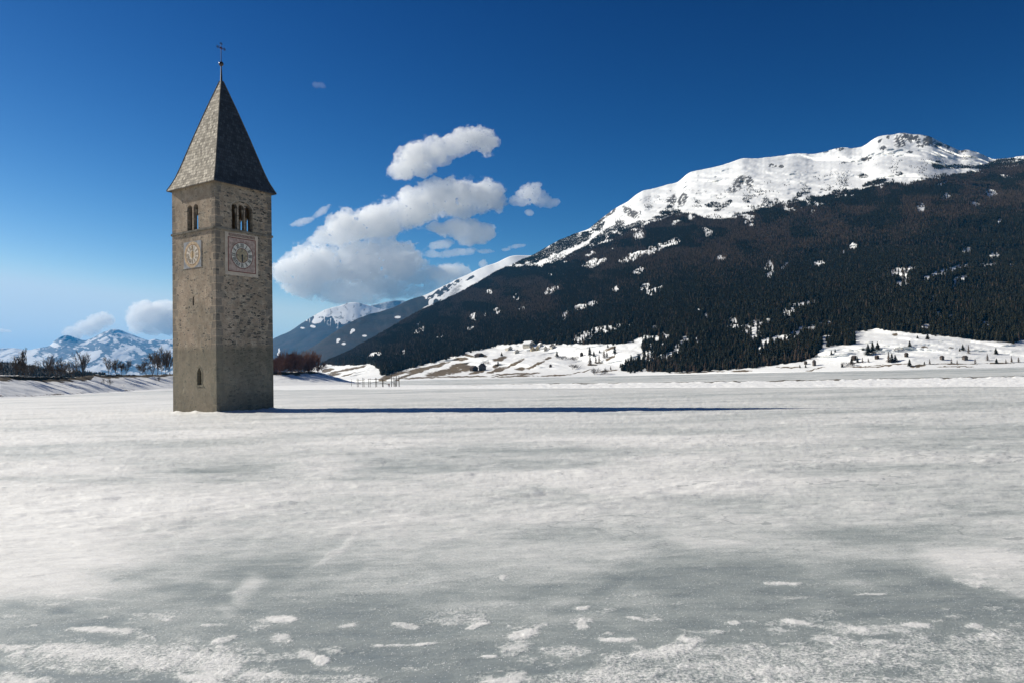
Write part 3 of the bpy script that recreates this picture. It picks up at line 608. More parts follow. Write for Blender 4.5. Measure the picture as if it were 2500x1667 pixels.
# low bar of rough snow that crosses the lake, with a bare earth edge on its far side
def snow_bar():
    X = np.arange(560, 3001, 2.5)
    yf = interp([(560, 950), (700, 953), (860, 951), (1000, 950.5), (1100, 949), (1500, 947.5), (2000, 946.5), (2500, 945), (3000, 943)])(X)
    yb = interp([(560, 941), (700, 939), (860, 938), (1000, 939), (1200, 939.5), (1300, 938.5), (1500, 937), (1900, 931.5), (2200, 926.5), (2500, 921.5), (3000, 914)])(X)
    a, b = ground(X, yf, 0.0), ground(X, yb, 0.25)
    n = 40
    t = np.linspace(0, 1, n)[:, None, None]
    W = a[None] * (1 - t) + b[None] * t
    tt = t[..., 0] + 0 * W[..., 0]
    prof = 0.42 * sstep(0.0, 0.25, tt) * (1 - 0.25 * tt)
    fade = sstep(560, 900, X)[None]
    lump = fbm(W[..., 0] / 1.1, W[..., 1] / 2.2, octaves=4, seed=91)
    W[..., 2] = -0.05 + prof * (0.5 + 0.5 * fade) + 0.16 * lump * sstep(0.02, 0.2, tt) * sstep(1.0, 0.9, tt) * (0.3 + 0.7 * fade)
    wid0 = interp([(560, 0), (1080, 0), (1200, 0.05), (1500, 0.07), (2500, 0.075), (3000, 0.08)])(X)[None]
    W[..., 2] += 0.42 * sstep(1 - wid0 * 1.6, 1 - wid0 * 0.8, tt) * sstep(1080, 1300, X)[None] * (0.75 + 0.5 * fbm(X / 14.0, X * 0, octaves=3, seed=95)[None])
    back = W[-1:].copy(); back[..., 2] = -0.1; back[..., 1] += 0.6
    W = np.concatenate([W, back]); 
    ga = np.zeros_like(W[..., 0])
    wid = interp([(560, 0), (1080, 0), (1200, 0.05), (1500, 0.07), (2500, 0.075), (3000, 0.08)])(X)[None]
    nz = fbm(X / 30.0, X * 0, octaves=3, seed=93)[None]
    ga[:-1] = sstep(-0.01, 0.01, tt - (1 - wid * (0.8 + 0.8 * nz)))
    ga[-1] = (X > 1080) * 1.0
    mt = make_terrain('bar_snow_and_earth', (0, 0, 0), (0, 0, 0), 0.6, grass=(0.085, 0.068, 0.045), snowbump=0.5, sdist=0.25)
    o = fast_mesh('snow_bar', W.reshape(-1, 3), grid_quads(W.shape[0], len(X)), mt, True, dict(forest=0 * ga, rock=0 * ga, grass=ga))
    tag(o, kind='structure')
snow_bar()

# ------------------------------------------------------------------ bell tower
tower = thing('bell_tower', 'tall stone church bell tower with pyramid roof standing in the frozen lake', 'bell tower', (TC[0], TC[1], 0), R(90) - YAW)
EAVE = 26.75

def make_stone():
    t = NT('rubble_stone_wall')
    uv = t.n('ShaderNodeUVMap'); uv.uv_map = 'UVMap'
    sep = t.n('ShaderNodeSeparateXYZ'); t.l(uv.outputs[0], sep.inputs[0])
    u, z = sep.outputs[0], sep.outputs[1]
    obj = t.coord('Object')
    n1 = t.noise(obj, 0.35, 6, 0.6); n2 = t.noise(obj, 1.4, 7, 0.62); n3 = t.noise(obj, 6.0, 6, 0.68); n4 = t.noise(obj, 20.0, 3, 0.6)
    # courses of flattish rubble stones
    mp = t.n('ShaderNodeMapping'); mp.inputs['Scale'].default_value = (1.9, 4.6, 1.0)
    t.l(uv.outputs[0], mp.inputs[0])
    wmix = t.n('ShaderNodeVectorMath', operation='ADD'); t.l(mp.outputs[0], wmix.inputs[0])
    nv = t.n('ShaderNodeTexNoise'); nv.inputs['Scale'].default_value = 1.5; t.l(obj, nv.inputs['Vector'])
    sc = t.n('ShaderNodeVectorMath', operation='SCALE'); sc.inputs['Scale'].default_value = 0.9; t.l(nv.outputs['Color'], sc.inputs[0]); t.l(sc.outputs[0], wmix.inputs[1])
    vr = t.n('ShaderNodeTexVoronoi', feature='F1'); vr.inputs['Scale'].default_value = 1.0; t.l(wmix.outputs[0], vr.inputs['Vector'])
    ve = t.n('ShaderNodeTexVoronoi', feature='DISTANCE_TO_EDGE'); ve.inputs['Scale'].default_value = 1.0; t.l(wmix.outputs[0], ve.inputs['Vector'])
    sc2 = t.n('ShaderNodeSeparateColor'); t.l(vr.outputs['Color'], sc2.inputs[0])
    rnd = sc2.outputs[0]
    # plaster, ochre grey
    pl = t.ramp(n2, [(0.25, (0.29, 0.22, 0.162)), (0.5, (0.54, 0.42, 0.315)), (0.75, (0.76, 0.62, 0.475))])
    pl = t.mix(t.ramp(n1, [(0.38, 0.0), (0.62, 0.9)]), pl, t.mix(1.0, pl, (0.66, 0.70, 0.70), 'MULTIPLY'))
    stn = t.ramp(rnd, [(0.0, (0.07, 0.066, 0.06)), (0.3, (0.16, 0.148, 0.13)), (0.6, (0.29, 0.255, 0.205)), (0.8, (0.22, 0.15, 0.10)), (1.0, (0.42, 0.37, 0.30))])
    # how much stone shows through: per side (mask), more around mid height
    ex = t.attr('bare')
    e1 = t.math('ADD', ex, t.math('MULTIPLY_ADD', n2, 1.5, -0.75))
    e1 = t.math('ADD', e1, t.math('MULTIPLY_ADD', n3, 1.0, -0.5))
    edge = t.ramp(ve.outputs['Distance'], [(0.02, 0.0), (0.12, 1.0)])
    show = t.math('MULTIPLY', t.ramp(e1, [(0.42, 0.0), (0.6, 1.0)]), edge)
    show = t.math('MULTIPLY', show, t.ramp(rnd, [(0.25, 1.0), (0.9, 0.35)]))
    col = t.mix(show, pl, stn)
    # small dark holes and dark stones
    vh = t.vor(t.coord('UV', (1.5, 2.4, 1.0)), 1.35, 'F1', 'Distance')
    hole = t.math('MULTIPLY', t.ramp(t.math('ADD', vh, t.math('MULTIPLY_ADD', n3, 0.5, -0.25)), [(0.07, 1.0), (0.16, 0.0)]), t.ramp(n2, [(0.42, 0.0), (0.55, 1.0)]))
    col = t.mix(t.math('MULTIPLY', hole, 0.85), col, (0.035, 0.032, 0.03))
    # quoins: alternating long and short dressed blocks at the corners
    aq = t.math('SUBTRACT', HS, t.math('ABSOLUTE', u))
    k = t.math('FRACT', t.math('MULTIPLY', z, 1.15))
    kl = t.math('FLOOR', t.math('MULTIPLY', z, 1.15))
    rq = t.n('ShaderNodeTexWhiteNoise', noise_dimensions='1D'); t.l(kl, rq.inputs['W'])
    wq = t.math('MULTIPLY_ADD', rq.outputs[0], 0.75, 0.45)
    quo = t.math('MULTIPLY', t.math('LESS_THAN', t.math('ADD', aq, t.math('MULTIPLY_ADD', n3, 0.3, -0.15)), wq), t.ramp(k, [(0.04, 0.0), (0.10, 1.0), (0.92, 1.0), (0.97, 0.0)]))
    qcol = t.mix(rq.outputs[0], (0.10, 0.097, 0.093), (0.27, 0.24, 0.20))
    col = t.mix(t.math('MULTIPLY', t.math('MULTIPLY', quo, 0.75), t.ramp(ex, [(0.28, 0.12), (0.5, 1.0)])), col, qcol)
    # old high water mark and stains (the tower stood deeper in the lake)
    wz = t.math('ADD', z, t.math('MULTIPLY_ADD', n1, 1.5, -0.75))
    wz = t.math('ADD', wz, t.math('MULTIPLY_ADD', n3, 0.25, -0.12))
    band = t.ramp(t.math('MULTIPLY', wz, 0.1), [(0.0, 0.66), (0.10, 0.70), (0.19, 0.76), (0.235, 1.0), (0.36, 1.05), (0.50, 0.92), (0.60, 0.78), (0.72, 0.70), (0.79, 1.0)])
    low = t.ramp(t.math('MULTIPLY', wz, 0.1), [(0.70, 1.0), (0.80, 0.0)])
    green = t.mix(t.math('MULTIPLY', low, 0.62), col, t.mix(n3, (0.175, 0.165, 0.122), (0.30, 0.275, 0.205)))
    bandc = t.n('ShaderNodeCombineColor')
    for i in range(3): t.l(band, bandc.inputs[i])
    bf = t.math('MULTIPLY_ADD', ex, 1.3, -0.1, clamp=True)
    col = t.mix(bf, green, t.mix(1.0, green, bandc.outputs[0], 'MULTIPLY'))
    strk = t.noise(t.coord('UV', (1.2, 0.5, 1.0)), 1.0, 6, 0.7)
    col = t.mix(1.0, col, t.ramp(strk, [(0.32, (0.80, 0.80, 0.80)), (0.55, (1.0, 1.0, 1.0)), (0.72, (1.12, 1.1, 1.06))]), 'MULTIPLY')
    col = t.mix(1.0, col, t.ramp(n4, [(0.3, (0.8, 0.8, 0.8)), (0.7, (1.15, 1.15, 1.15))]), 'MULTIPLY')
    h = t.math('ADD', t.math('MULTIPLY', n3, 0.5), t.math('MULTIPLY', n2, 0.6))
    h = t.math('ADD', h, t.math('MULTIPLY', edge, t.math('MULTIPLY', show, 0.4)))
    h = t.math('SUBTRACT', h, t.math('MULTIPLY', hole, 0.8))
    t.bsdf(col, 0.9, 0.15, t.bump(h, 0.75, 0.12))
    return t.mat
M_STONE = make_stone()

def arch_prism(mb, cx, z0, z1, w, axis, pointed=False, n=10, deep=3.0, off=0.0, mi=0):
    """cutter: an upright opening with a round (or pointed) head, through the wall on one side of the tower"""
    pts = [(cx - w / 2, z0), (cx + w / 2, z0)]
    if pointed:
        hz = z1 - w * 0.75
        pts += [(cx + w / 2, hz), (cx + w * 0.36, hz + w * 0.38), (cx, z1), (cx - w * 0.36, hz + w * 0.38), (cx - w / 2, hz)]
    else:
        hz = z1 - w / 2
        pts += [(cx + w / 2 * math.cos(a), hz + w / 2 * math.sin(a)) for a in [math.pi * k / n for k in range(n + 1)]]
    m_ = len(pts)
    ax, sgn = axis
    c = sgn * (HS - off)
    V = []
    for dd in (-deep / 2, deep / 2):
        for (a, z) in pts:
            V.append((c + dd, a, z) if ax == 'x' else (a, c + dd, z))
    Fc = [tuple(range(m_)), tuple(range(2 * m_ - 1, m_ - 1, -1))] + [(k, m_ + k, m_ + (k + 1) % m_, (k + 1) % m_) for k in range(m_)]
    mb.add(V, Fc, mi)

def boolean(obA, obB, op='DIFFERENCE'):
    md = obA.modifiers.new('b', 'BOOLEAN'); md.operation = op; md.object = obB; md.solver = 'EXACT'
    dg = bpy.context.evaluated_depsgraph_get()
    me = bpy.data.meshes.new_from_object(obA.evaluated_get(dg))
    obA.modifiers.clear(); obA.data = me
    bpy.data.objects.remove(obB)
def fix_normals(o):
    bm = bmesh.new(); bm.from_mesh(o.data); bmesh.ops.recalc_face_normals(bm, faces=bm.faces); bm.to_mesh(o.data); bm.free()

TW = [(-1.32, 0.72), (-0.36, 0.72), (0.66, 0.92)]      # triple window: centre, width
def tower_wall():
    w = MB().box(-HS, HS, -HS, HS, -0.6, EAVE).build('wall', M_STONE)
    inner = MB().box(-HS + 0.5, HS - 0.5, -HS + 0.5, HS - 0.5, 0.3, EAVE - 0.4).build('cut', M_STONE)
    boolean(w, inner)
    cuts = []
    for (c, wd) in TW: cuts.append((c, 21.32, 24.35, wd, ('y', -1), False))
    for (c, wd) in ((0.62, 0.95), (-0.52, 0.86)): cuts.append((c, 21.32, 24.32, wd, ('x', -1), False))
    # the two far sides have wider bell openings
    for c, wd in ((1.36, 0.85), (0.2, 0.8)): cuts.append((c, 21.32, 23.95, wd, ('x', 1), False))
    for c, wd in ((-0.62, 0.85), (0.8, 0.7)): cuts.append((c, 21.32, 24.15, wd, ('y', 1), False))
    cuts.append((-0.98, 3.25, 5.35, 0.86, ('x', -1), True))
    cuts.append((0.05, 12.45, 13.5, 0.28, ('x', -1), False))
    for c in cuts:
        mb = MB(); arch_prism(mb, *c[:5], pointed=c[5])
        k = mb.build('cut', M_STONE); fix_normals(k)
        boolean(w, k)
    # shallow arched recess round the triple window
    mb = MB(); arch_prism(mb, -0.36, 21.32, 24.75, 3.05, ('y', -1), deep=0.24, n=14)
    # segmental head: squash
    mb.v = [(x, y, z if z < 23.2 else 23.72 + (z - 23.225) * 0.68) for (x, y, z) in mb.v]
    k = mb.build('cut', M_STONE); fix_normals(k); boolean(w, k)
    w.data.name = 'wall'; w.parent = tower
    me = w.data
    # cut the big wall faces into a finer net so that masks can vary along them
    bm = bmesh.new(); bm.from_mesh(me)
    for zc in np.arange(0, EAVE, 1.5):
        g = bm.verts[:] + bm.edges[:] + bm.faces[:]
        bmesh.ops.bisect_plane(bm, geom=g, plane_co=(0, 0, float(zc)), plane_no=(0, 0, 1))
    uvl = bm.loops.layers.uv.new('UVMap'); ba = bm.verts.layers.float.new('bare')
    for f in bm.faces:
        n = f.normal
        for lp in f.loops:
            x, y, z = lp.vert.co
            lp[uvl].uv = (x, z) if abs(n.y) > abs(n.x) else ((y, z) if abs(n.z) < 0.9 else (x, y))
    for v in bm.verts:
        x, y, z = v.co
        # the side with the big clock is more bare than the side with the small one
        r_ = 0.80 if y < -HS + 0.3 and x > -HS + 0.02 else 0.44
        if z < 7.0: r_ -= 0.04
        if z > 24.6: r_ -= 0.12
        v[ba] = r_
    bm.to_mesh(me); bm.free()
    return w
tower_wall()

def make_cornice():
    mb = MB()
    z0, z1, o = 21.02, 21.3, 0.14
    for (x0, x1, y0, y1) in ((-HS - o, HS + o, -HS - o, -HS + 0.02), (-HS - o, HS + o, HS - 0.02, HS + o), (-HS - o, -HS + 0.02, -HS + 0.02, HS - 0.02), (HS - 0.02, HS + o, -HS + 0.02, HS - 0.02)):
        mb.box(x0, x1, y0, y1, z0, z1)
    ob = mb.build('string_course', plain('string_course_stone', (0.20, 0.18, 0.15), 0.9, 0.1, 0.45, 2.0, bump=0.08), tower)
    bm = bmesh.new(); bm.from_mesh(ob.data); bmesh.ops.bevel(bm, geom=bm.edges[:], offset=0.05, segments=2, affect='EDGES'); bm.to_mesh(ob.data); bm.free()
make_cornice()

M_PLASTER = plain('cream_plaster', (0.56, 0.47, 0.38), 0.85, 0.2, 0.2, 1.6, bump=0.02)
M_COLUMN = plain('window_column_stone', (0.36, 0.31, 0.25), 0.85, 0.2, 0.3, 4.0, bump=0.04)
def column(x, ax='y', c=-HS + 0.42, base=21.3):
    mb = MB()
    prof = [(0.0, 0), (0.19, 0), (0.19, 0.14), (0.13, 0.2), (0.12, 1.85), (0.14, 1.95), (0.24, 2.35), (0.26, 2.55), (0.0, 2.55)]
    cc = (x, c, base) if ax == 'y' else (c, x, base)
    mb.lathe(prof, 10, 0, cc)
    mb.build('window_column', M_COLUMN, tower, True)
column(-0.84); column(0.14)
column(0.04, 'x', -HS + 0.42)
# arched hood over the triple window
def hood():
    mb = MB(); n = 18
    cx, hz, r0, r1 = -0.36, 23.22, 1.53, 1.70
    P = []
    for k in range(n + 1):
        a = math.pi * k / n
        for r in (r0, r1): P.append((cx + r * math.cos(a), hz + 0.5 + r * math.sin(a) * 0.68))
    V = [(x, -HS - 0.035, z) for (x, z) in P] + [(x, -HS + 0.1, z) for (x, z) in P]
    N2 = len(P); Fc = []
    for k in range(n):
        a, b, c, d = 2 * k, 2 * k + 1, 2 * k + 3, 2 * k + 2
        Fc += [(a, b, c, d), (b, b + N2, c + N2, c), (a, d, d + N2, a + N2)]
    mb.add(V, Fc); o = mb.build('window_hood', M_COLUMN, tower); fix_normals(o)
hood()

# --- roof
def make_shingle():
    t = NT('wooden_shingles')
    uv = t.n('ShaderNodeUVMap'); uv.uv_map = 'UVMap'
    br = t.n('ShaderNodeTexBrick'); br.offset = 0.5
    br.inputs['Scale'].default_value = 1.0; br.inputs['Brick Width'].default_value = 0.32; br.inputs['Row Height'].default_value = 0.40
    br.inputs['Mortar Size'].default_value = 0.018; br.inputs['Bias'].default_value = 0.0
    br.inputs['Color1'].default_value = (0, 0, 0, 1); br.inputs['Color2'].default_value = (1, 1, 1, 1); br.inputs['Mortar'].default_value = (0.5, 0.5, 0.5, 1)
    t.l(uv.outputs[0], br.inputs['Vector'])
    sep = t.n('ShaderNodeSeparateXYZ'); t.l(uv.outputs[0], sep.inputs[0])
    row = t.math('FRACT', t.math('MULTIPLY', sep.outputs[1], 1 / 0.40))
    n = t.noise(t.coord('Object'), 3.0, 6, 0.65); n2 = t.noise(t.coord('Object'), 0.5, 4)
    sepc = t.n('ShaderNodeSeparateColor'); t.l(br.outputs['Color'], sepc.inputs[0])
    v = t.math('ADD', t.math('MULTIPLY', sepc.outputs[0], 0.6), t.math('MULTIPLY', n, 0.45))
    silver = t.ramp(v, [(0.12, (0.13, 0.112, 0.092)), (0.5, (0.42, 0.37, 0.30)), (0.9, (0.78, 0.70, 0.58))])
    dark_tone = t.ramp(v, [(0.15, (0.034, 0.042, 0.053)), (0.6, (0.060, 0.071, 0.086)), (0.95, (0.10, 0.114, 0.13))])
    w = t.attr('side_tone')
    c = t.mix(w, dark_tone, silver)  # dark and pale shingle tones, mixed per roof side
    c = t.mix(t.math('MULTIPLY', br.outputs['Fac'], 0.8), c, t.mix(1.0, c, (0.3, 0.3, 0.3), 'MULTIPLY'))
    h = t.math('ADD', t.math('MULTIPLY', t.math('SUBTRACT', 1.0, row), 0.8), t.math('MULTIPLY', sepc.outputs[0], 0.5))
    h = t.math('SUBTRACT', h, t.math('MULTIPLY', br.outputs['Fac'], 0.6))
    t.bsdf(c, 0.85, 0.2, t.bump(h, 0.9, 0.07))
    return t.mat
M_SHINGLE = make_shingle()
def roof():
    prof = [(4.47, 26.42), (4.49, 26.52), (4.36, 26.80), (4.22, 27.10), (4.02, 27.55), (3.82, 28.05), (3.42, 29.3), (2.38, 33.0), (1.33, 36.55), (0.16, 40.3)]
    V, Fc, UV, Wt = [], [], [], []
    corners = [(-1, -1), (1, -1), (1, 1), (-1, 1)]
    bm = bmesh.new(); uvl = bm.loops.layers.uv.new('UVMap'); wl = bm.verts.layers.float.new('side_tone')
    rng = random.Random(4)
    for s_ in range(4):
        a, b = corners[s_], corners[(s_ + 1) % 4]
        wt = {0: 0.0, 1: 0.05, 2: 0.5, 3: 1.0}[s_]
        prev = None; sl = 0.0
        for k, (h, z) in enumerate(prof):
            if k: sl += math.hypot(prof[k][0] - prof[k - 1][0], z - prof[k - 1][1])
            vs = [bm.verts.new((a[0] * h, a[1] * h, z)), bm.verts.new((b[0] * h, b[1] * h, z))]
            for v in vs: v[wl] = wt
            if prev:
                f = bm.faces.new((prev[0], prev[1], vs[1], vs[0]))
                for lp, (uu, vv) in zip(f.loops, ((-ph, psl), (ph, psl), (h, sl), (-h, sl))): lp[uvl].uv = (uu, vv)
            prev, ph, psl = vs, h, sl
    # underside of the eaves
    un = [bm.verts.new((c[0] * 4.47, c[1] * 4.47, 26.42)) for c in corners] + [bm.verts.new((c[0] * (HS - 0.1), c[1] * (HS - 0.1), 26.7)) for c in corners]
    for v in un: v[wl] = 0.3
    for k in range(4): bm.faces.new((un[k], un[k + 4], un[(k + 1) % 4 + 4], un[(k + 1) % 4]))
    tp = [bm.verts.new((c[0] * 0.16, c[1] * 0.16, 40.3)) for c in corners]; bm.faces.new(tp)
    bmesh.ops.recalc_face_normals(bm, faces=bm.faces)
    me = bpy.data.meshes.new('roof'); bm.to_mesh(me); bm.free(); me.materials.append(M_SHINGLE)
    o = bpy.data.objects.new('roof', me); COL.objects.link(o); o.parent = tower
    # thin metal hips along the four edges
    mb = MB()
    for c in corners:
        for (h0, z0), (h1, z1) in zip(prof[1:-1], prof[2:]):
            mb.tube((c[0] * h0, c[1] * h0, z0), (c[0] * h1, c[1] * h1, z1), 0.055, 0.055, 5)
    h = mb.build('hip_capping', plain('weathered_hip_wood', (0.17, 0.155, 0.135), 0.8, 0.2, 0.4), tower); h.parent = o
    return o
ROOF = roof()
M_IRON = plain('dark_iron', (0.03, 0.028, 0.03), 0.55, 0.4, 0.3, 5.0)
M_RUST = plain('red_painted_iron', (0.22, 0.035, 0.02), 0.5, 0.4, 0.3, 5.0)
MB().tube((0, 0, 40.1), (0, 0, 42.3), 0.15, 0.06, 10).build('spire_rod', M_IRON, tower)
mb = MB(); mb.lathe([(0.001, -0.29)] + [(0.29 * math.sin(a), -0.29 * math.cos(a)) for a in [math.pi * k / 10 for k in range(1, 10)]] + [(0.001, 0.29)], 16, 0, (0, 0, 42.45))
mb.build('spire_ball', plain('spire_ball_copper', (0.06, 0.045, 0.04), 0.3, 0.5, 0.3, metallic=0.6), tower, True)
def cross():
    mb = MB()
    mb.tube((0, 0, 42.7), (0, 0, 45.0), 0.045, 0.035, 8)
    zc = 44.45
    mb.tube((-0.48, 0, zc), (0.48, 0, zc), 0.035, 0.035, 8)
    def ring(cx, cz, r=0.085, t=0.022):
        n = 10
        for k in range(n):
            a, b = 2 * math.pi * k / n, 2 * math.pi * (k + 1) / n
            mb.tube((cx + r * math.cos(a), 0, cz + r * math.sin(a)), (cx + r * math.cos(b), 0, cz + r * math.sin(b)), t, t, 6)
    for (cx, cz, dx, dz) in ((-0.48, zc, -1, 0), (0.48, zc, 1, 0), (0, 45.0, 0, 1)):
        ring(cx + dx * 0.09, cz + dz * 0.09); ring(cx + dz * 0.11, cz + dx * 0.11); ring(cx - dz * 0.11, cz - dx * 0.11)
    c = mb.build('cross', M_IRON, tower)
    mr = MB()
    for sx in (-1, 1):
        for sz in (-1, 1): mr.tube((sx * 0.04, 0, zc + sz * 0.04), (sx * 0.25, 0, zc + sz * 0.2), 0.045, 0.012, 6)
    mr.build('cross_rays', M_RUST, c)
cross()

# --- clocks
class Face2D:
    """flat shapes on a wall; (a, z) in the wall plane, n = height above the wall"""
    def __init__(s, ax): s.ax = ax; s.mb = MB()
    def P(s, a, z, n): return (a, -HS - n, z) if s.ax == 'y' else (-HS - n, -a, z)
    def poly(s, pts, n0, n1):
        m_ = len(pts)
        V = [s.P(a, z, n0) for a, z in pts] + [s.P(a, z, n1) for a, z in pts]
        s.mb.add(V, [tuple(range(m_, 2 * m_))] + [(k, (k + 1) % m_, m_ + (k + 1) % m_, m_ + k) for k in range(m_)])
    def ring(s, c, r0, r1, n0, n1, seg=48):
        P = [(c[0] + r * math.cos(2 * math.pi * k / seg), c[1] + r * math.sin(2 * math.pi * k / seg)) for r in (r0, r1) for k in range(seg)]
        V = [s.P(a, z, n1) for a, z in P] + [s.P(a, z, n0) for a, z in P]; Fc = []
        for k in range(seg):
            j = (k + 1) % seg
            Fc += [(k, seg + k, seg + j, j), (seg + k, 3 * seg + k, 3 * seg + j, seg + j), (k, j, 2 * seg + j, 2 * seg + k)]
        s.mb.add(V, Fc)
    def disc(s, c, r, n0, n1, seg=48): s.poly([(c[0] + r * math.cos(2 * math.pi * k / seg), c[1] + r * math.sin(2 * math.pi * k / seg)) for k in range(seg)], n0, n1)
    def rect(s, a0, a1, z0, z1, n0, n1): s.poly([(a0, z0), (a1, z0), (a1, z1), (a0, z1)], n0, n1)
    def stroke(s, p, q, w, n0, n1):
        dx, dz = q[0] - p[0], q[1] - p[1]; L = math.hypot(dx, dz) or 1; ox, oz = -dz / L * w / 2, dx / L * w / 2
        s.poly([(p[0] + ox, p[1] + oz), (p[0] - ox, p[1] - oz), (q[0] - ox, q[1] - oz), (q[0] + ox, q[1] + oz)], n0, n1)
    def build(s, name, mt, parent): o = s.mb.build(name, mt, parent); fix_normals(o); return o
ROMAN = ['XII', 'I', 'II', 'III', 'IV', 'V', 'VI', 'VII', 'VIII', 'IX', 'X', 'XI']
def numerals(fc, c, r0, r1, sw, n0, n1, gap):
    for k, txt in enumerate(ROMAN):
        th = math.pi / 2 - k * math.pi / 6
        er = (math.cos(th), math.sin(th)); et = (math.sin(th), -math.cos(th))
        wid = {'I': gap, 'V': gap * 1.9, 'X': gap * 1.9}
        tot = sum(wid[ch] for ch in txt); x = -tot / 2
        def q(u, r): return (c[0] + er[0] * r + et[0] * u, c[1] + er[1] * r + et[1] * u)
        for ch in txt:
            w = wid[ch]; a, b = x + w * 0.12, x + w * 0.88; mid_ = x + w / 2
            if ch == 'I': fc.stroke(q(mid_, r0), q(mid_, r1), sw, n0, n1)
            elif ch == 'V': fc.stroke(q(mid_, r0), q(a, r1), sw, n0, n1); fc.stroke(q(mid_, r0), q(b, r1), sw * 0.7, n0, n1 + 0.002)
            else: fc.stroke(q(a, r0), q(b, r1), sw, n0, n1); fc.stroke(q(b, r0), q(a, r1), sw * 0.7, n0, n1 + 0.002)
            x += w
M_MAROON = plain('maroon_paint', (0.17, 0.035, 0.026), 0.7, 0.2, 0.4, 2.5)
M_DIAL = plain('pale_dial_plaster', (0.64, 0.60, 0.53), 0.8, 0.2, 0.2, 2.5)
M_PINK = plain('faded_pink_fresco', (0.43, 0.325, 0.28), 0.85, 0.2, 0.35, 3.0)
M_NUM = plain('grey_numeral_paint', (0.11, 0.11, 0.105), 0.8, 0.2, 0.35, 3.0)
M_HUB = plain('ochre_plaster', (0.40, 0.33, 0.22), 0.8, 0.2, 0.25, 3.0)
M_OCHRE = plain('ochre_ring_paint', (0.62, 0.46, 0.30), 0.8, 0.2, 0.3, 3.0)
M_RED = plain('brown_ring_paint', (0.36, 0.19, 0.09), 0.8, 0.2, 0.3, 3.0)
M_BLUEGREY = plain('blue_grey_fresco', (0.36, 0.365, 0.38), 0.85, 0.2, 0.3, 2.0)
M_WHITE = plain('white_dial_plaster', (0.76, 0.67, 0.56), 0.8, 0.2, 0.18, 3.0)
M_BROWNNUM = plain('brown_numeral_paint', (0.24, 0.17, 0.10), 0.8, 0.2, 0.3, 3.0)
def big_clock():
    c = (-0.42, 18.30)
    f = Face2D('y'); f.rect(-2.78, 1.90, 15.86, 20.86, -0.05, 0.045); P = f.build('clock_face', M_PLASTER, tower)
    P['label'] = 'large square painted clock with cream border and maroon rings'
    f = Face2D('y'); f.rect(c[0] - 1.93, c[0] + 1.93, 16.36, 20.24, 0.045, 0.050); f.build('fresco_field', M_PINK, P)
    f = Face2D('y')
    for (a0, a1, z0, z1) in ((-1.97, 1.97, 16.27, 16.36), (-1.97, 1.97, 20.24, 20.33), (-1.97, -1.88, 16.36, 20.24), (1.88, 1.97, 16.36, 20.24)): f.rect(c[0] + a0, c[0] + a1, z0, z1, 0.045, 0.058)
    f.build('square_border', M_MAROON, P)
    f = Face2D('y'); f.rect(-2.3, 1.45, 20.42, 20.78, 0.045, 0.052); f.build('faded_banner', plain('faded_rose_paint', (0.30, 0.22, 0.18), 0.85, 0.2, 0.5, 7.0), P)
    f = Face2D('y'); f.disc(c, 1.50, 0.050, 0.056); f.build('dial', M_DIAL, P)
    f = Face2D('y'); f.ring(c, 1.50, 1.575, 0.045, 0.064); f.ring(c, 0.80, 0.865, 0.056, 0.066); f.build('dial_rings', M_MAROON, P)
    f = Face2D('y'); f.disc(c, 0.80, 0.056, 0.060); f.build('inner_dial', M_HUB, P)
    f = Face2D('y'); f.ring(c, 0.42, 0.47, 0.060, 0.066)
    for k in range(4):
        a = k * math.pi / 2; f.stroke((c[0] + 0.5 * math.cos(a), c[1] + 0.5 * math.sin(a)), (c[0] + 0.76 * math.cos(a), c[1] + 0.76 * math.sin(a)), 0.16, 0.060, 0.065)
    f.build('inner_ring', plain('grey_green_ring_paint', (0.20, 0.19, 0.15), 0.8, 0.2, 0.3), P)
    f = Face2D('y'); numerals(f, c, 0.93, 1.44, 0.085, 0.056, 0.064, 0.135); f.build('numerals', M_NUM, P)
    f = Face2D('y'); f.poly([(c[0] - 0.09, 18.36), (c[0] - 0.07, 17.72), (c[0] - 0.10, 17.70), (c[0] + 0.02, 17.44), (c[0] + 0.12, 17.70), (c[0] + 0.09, 17.72), (c[0] + 0.09, 18.36)], 0.08, 0.10); f.disc(c, 0.13, 0.078, 0.105, 16); f.build('clock_hand', plain('dark_hand_iron', (0.025, 0.03, 0.035), 0.5, 0.4), P)
big_clock()
def small_clock():
    c = (-0.12, 18.42)       # wall coordinate runs from the far corner (-) to the near corner (+)
    f = Face2D('x'); f.rect(c[0] - 1.62, c[0] + 1.62, 16.86, 19.98, -0.05, 0.045); P = f.build('clock_face', M_BLUEGREY, tower)
    P['label'] = 'small blue-grey square clock with ochre ring and white dial'
    f = Face2D('x'); f.ring(c, 1.2, 1.54, 0.045, 0.053); f.build('ochre_ring', M_OCHRE, P)
    f = Face2D('x'); f.ring(c, 1.15, 1.22, 0.045, 0.060); f.build('dial_rings', M_RED, P)
    f = Face2D('x'); f.disc(c, 1.15, 0.045, 0.055); f.build('dial', M_WHITE, P)
    f = Face2D('x'); f.disc(c, 0.42, 0.055, 0.060); f.build('inner_dial', M_OCHRE, P)
    f = Face2D('x'); numerals(f, c, 0.58, 1.08, 0.045, 0.055, 0.062, 0.10); f.build('numerals', M_BROWNNUM, P)
    f = Face2D('x'); f.stroke((c[0], c[1] - 0.15), (c[0] + 0.02, c[1] + 0.95), 0.07, 0.07, 0.085); f.stroke((c[0], c[1] + 0.1), (c[0] - 0.02, c[1] - 0.5), 0.10, 0.066, 0.08); f.disc(c, 0.08, 0.066, 0.09, 14); f.build('clock_hand', plain('gilt_hand', (0.45, 0.28, 0.09), 0.5, 0.4), P)
small_clock()
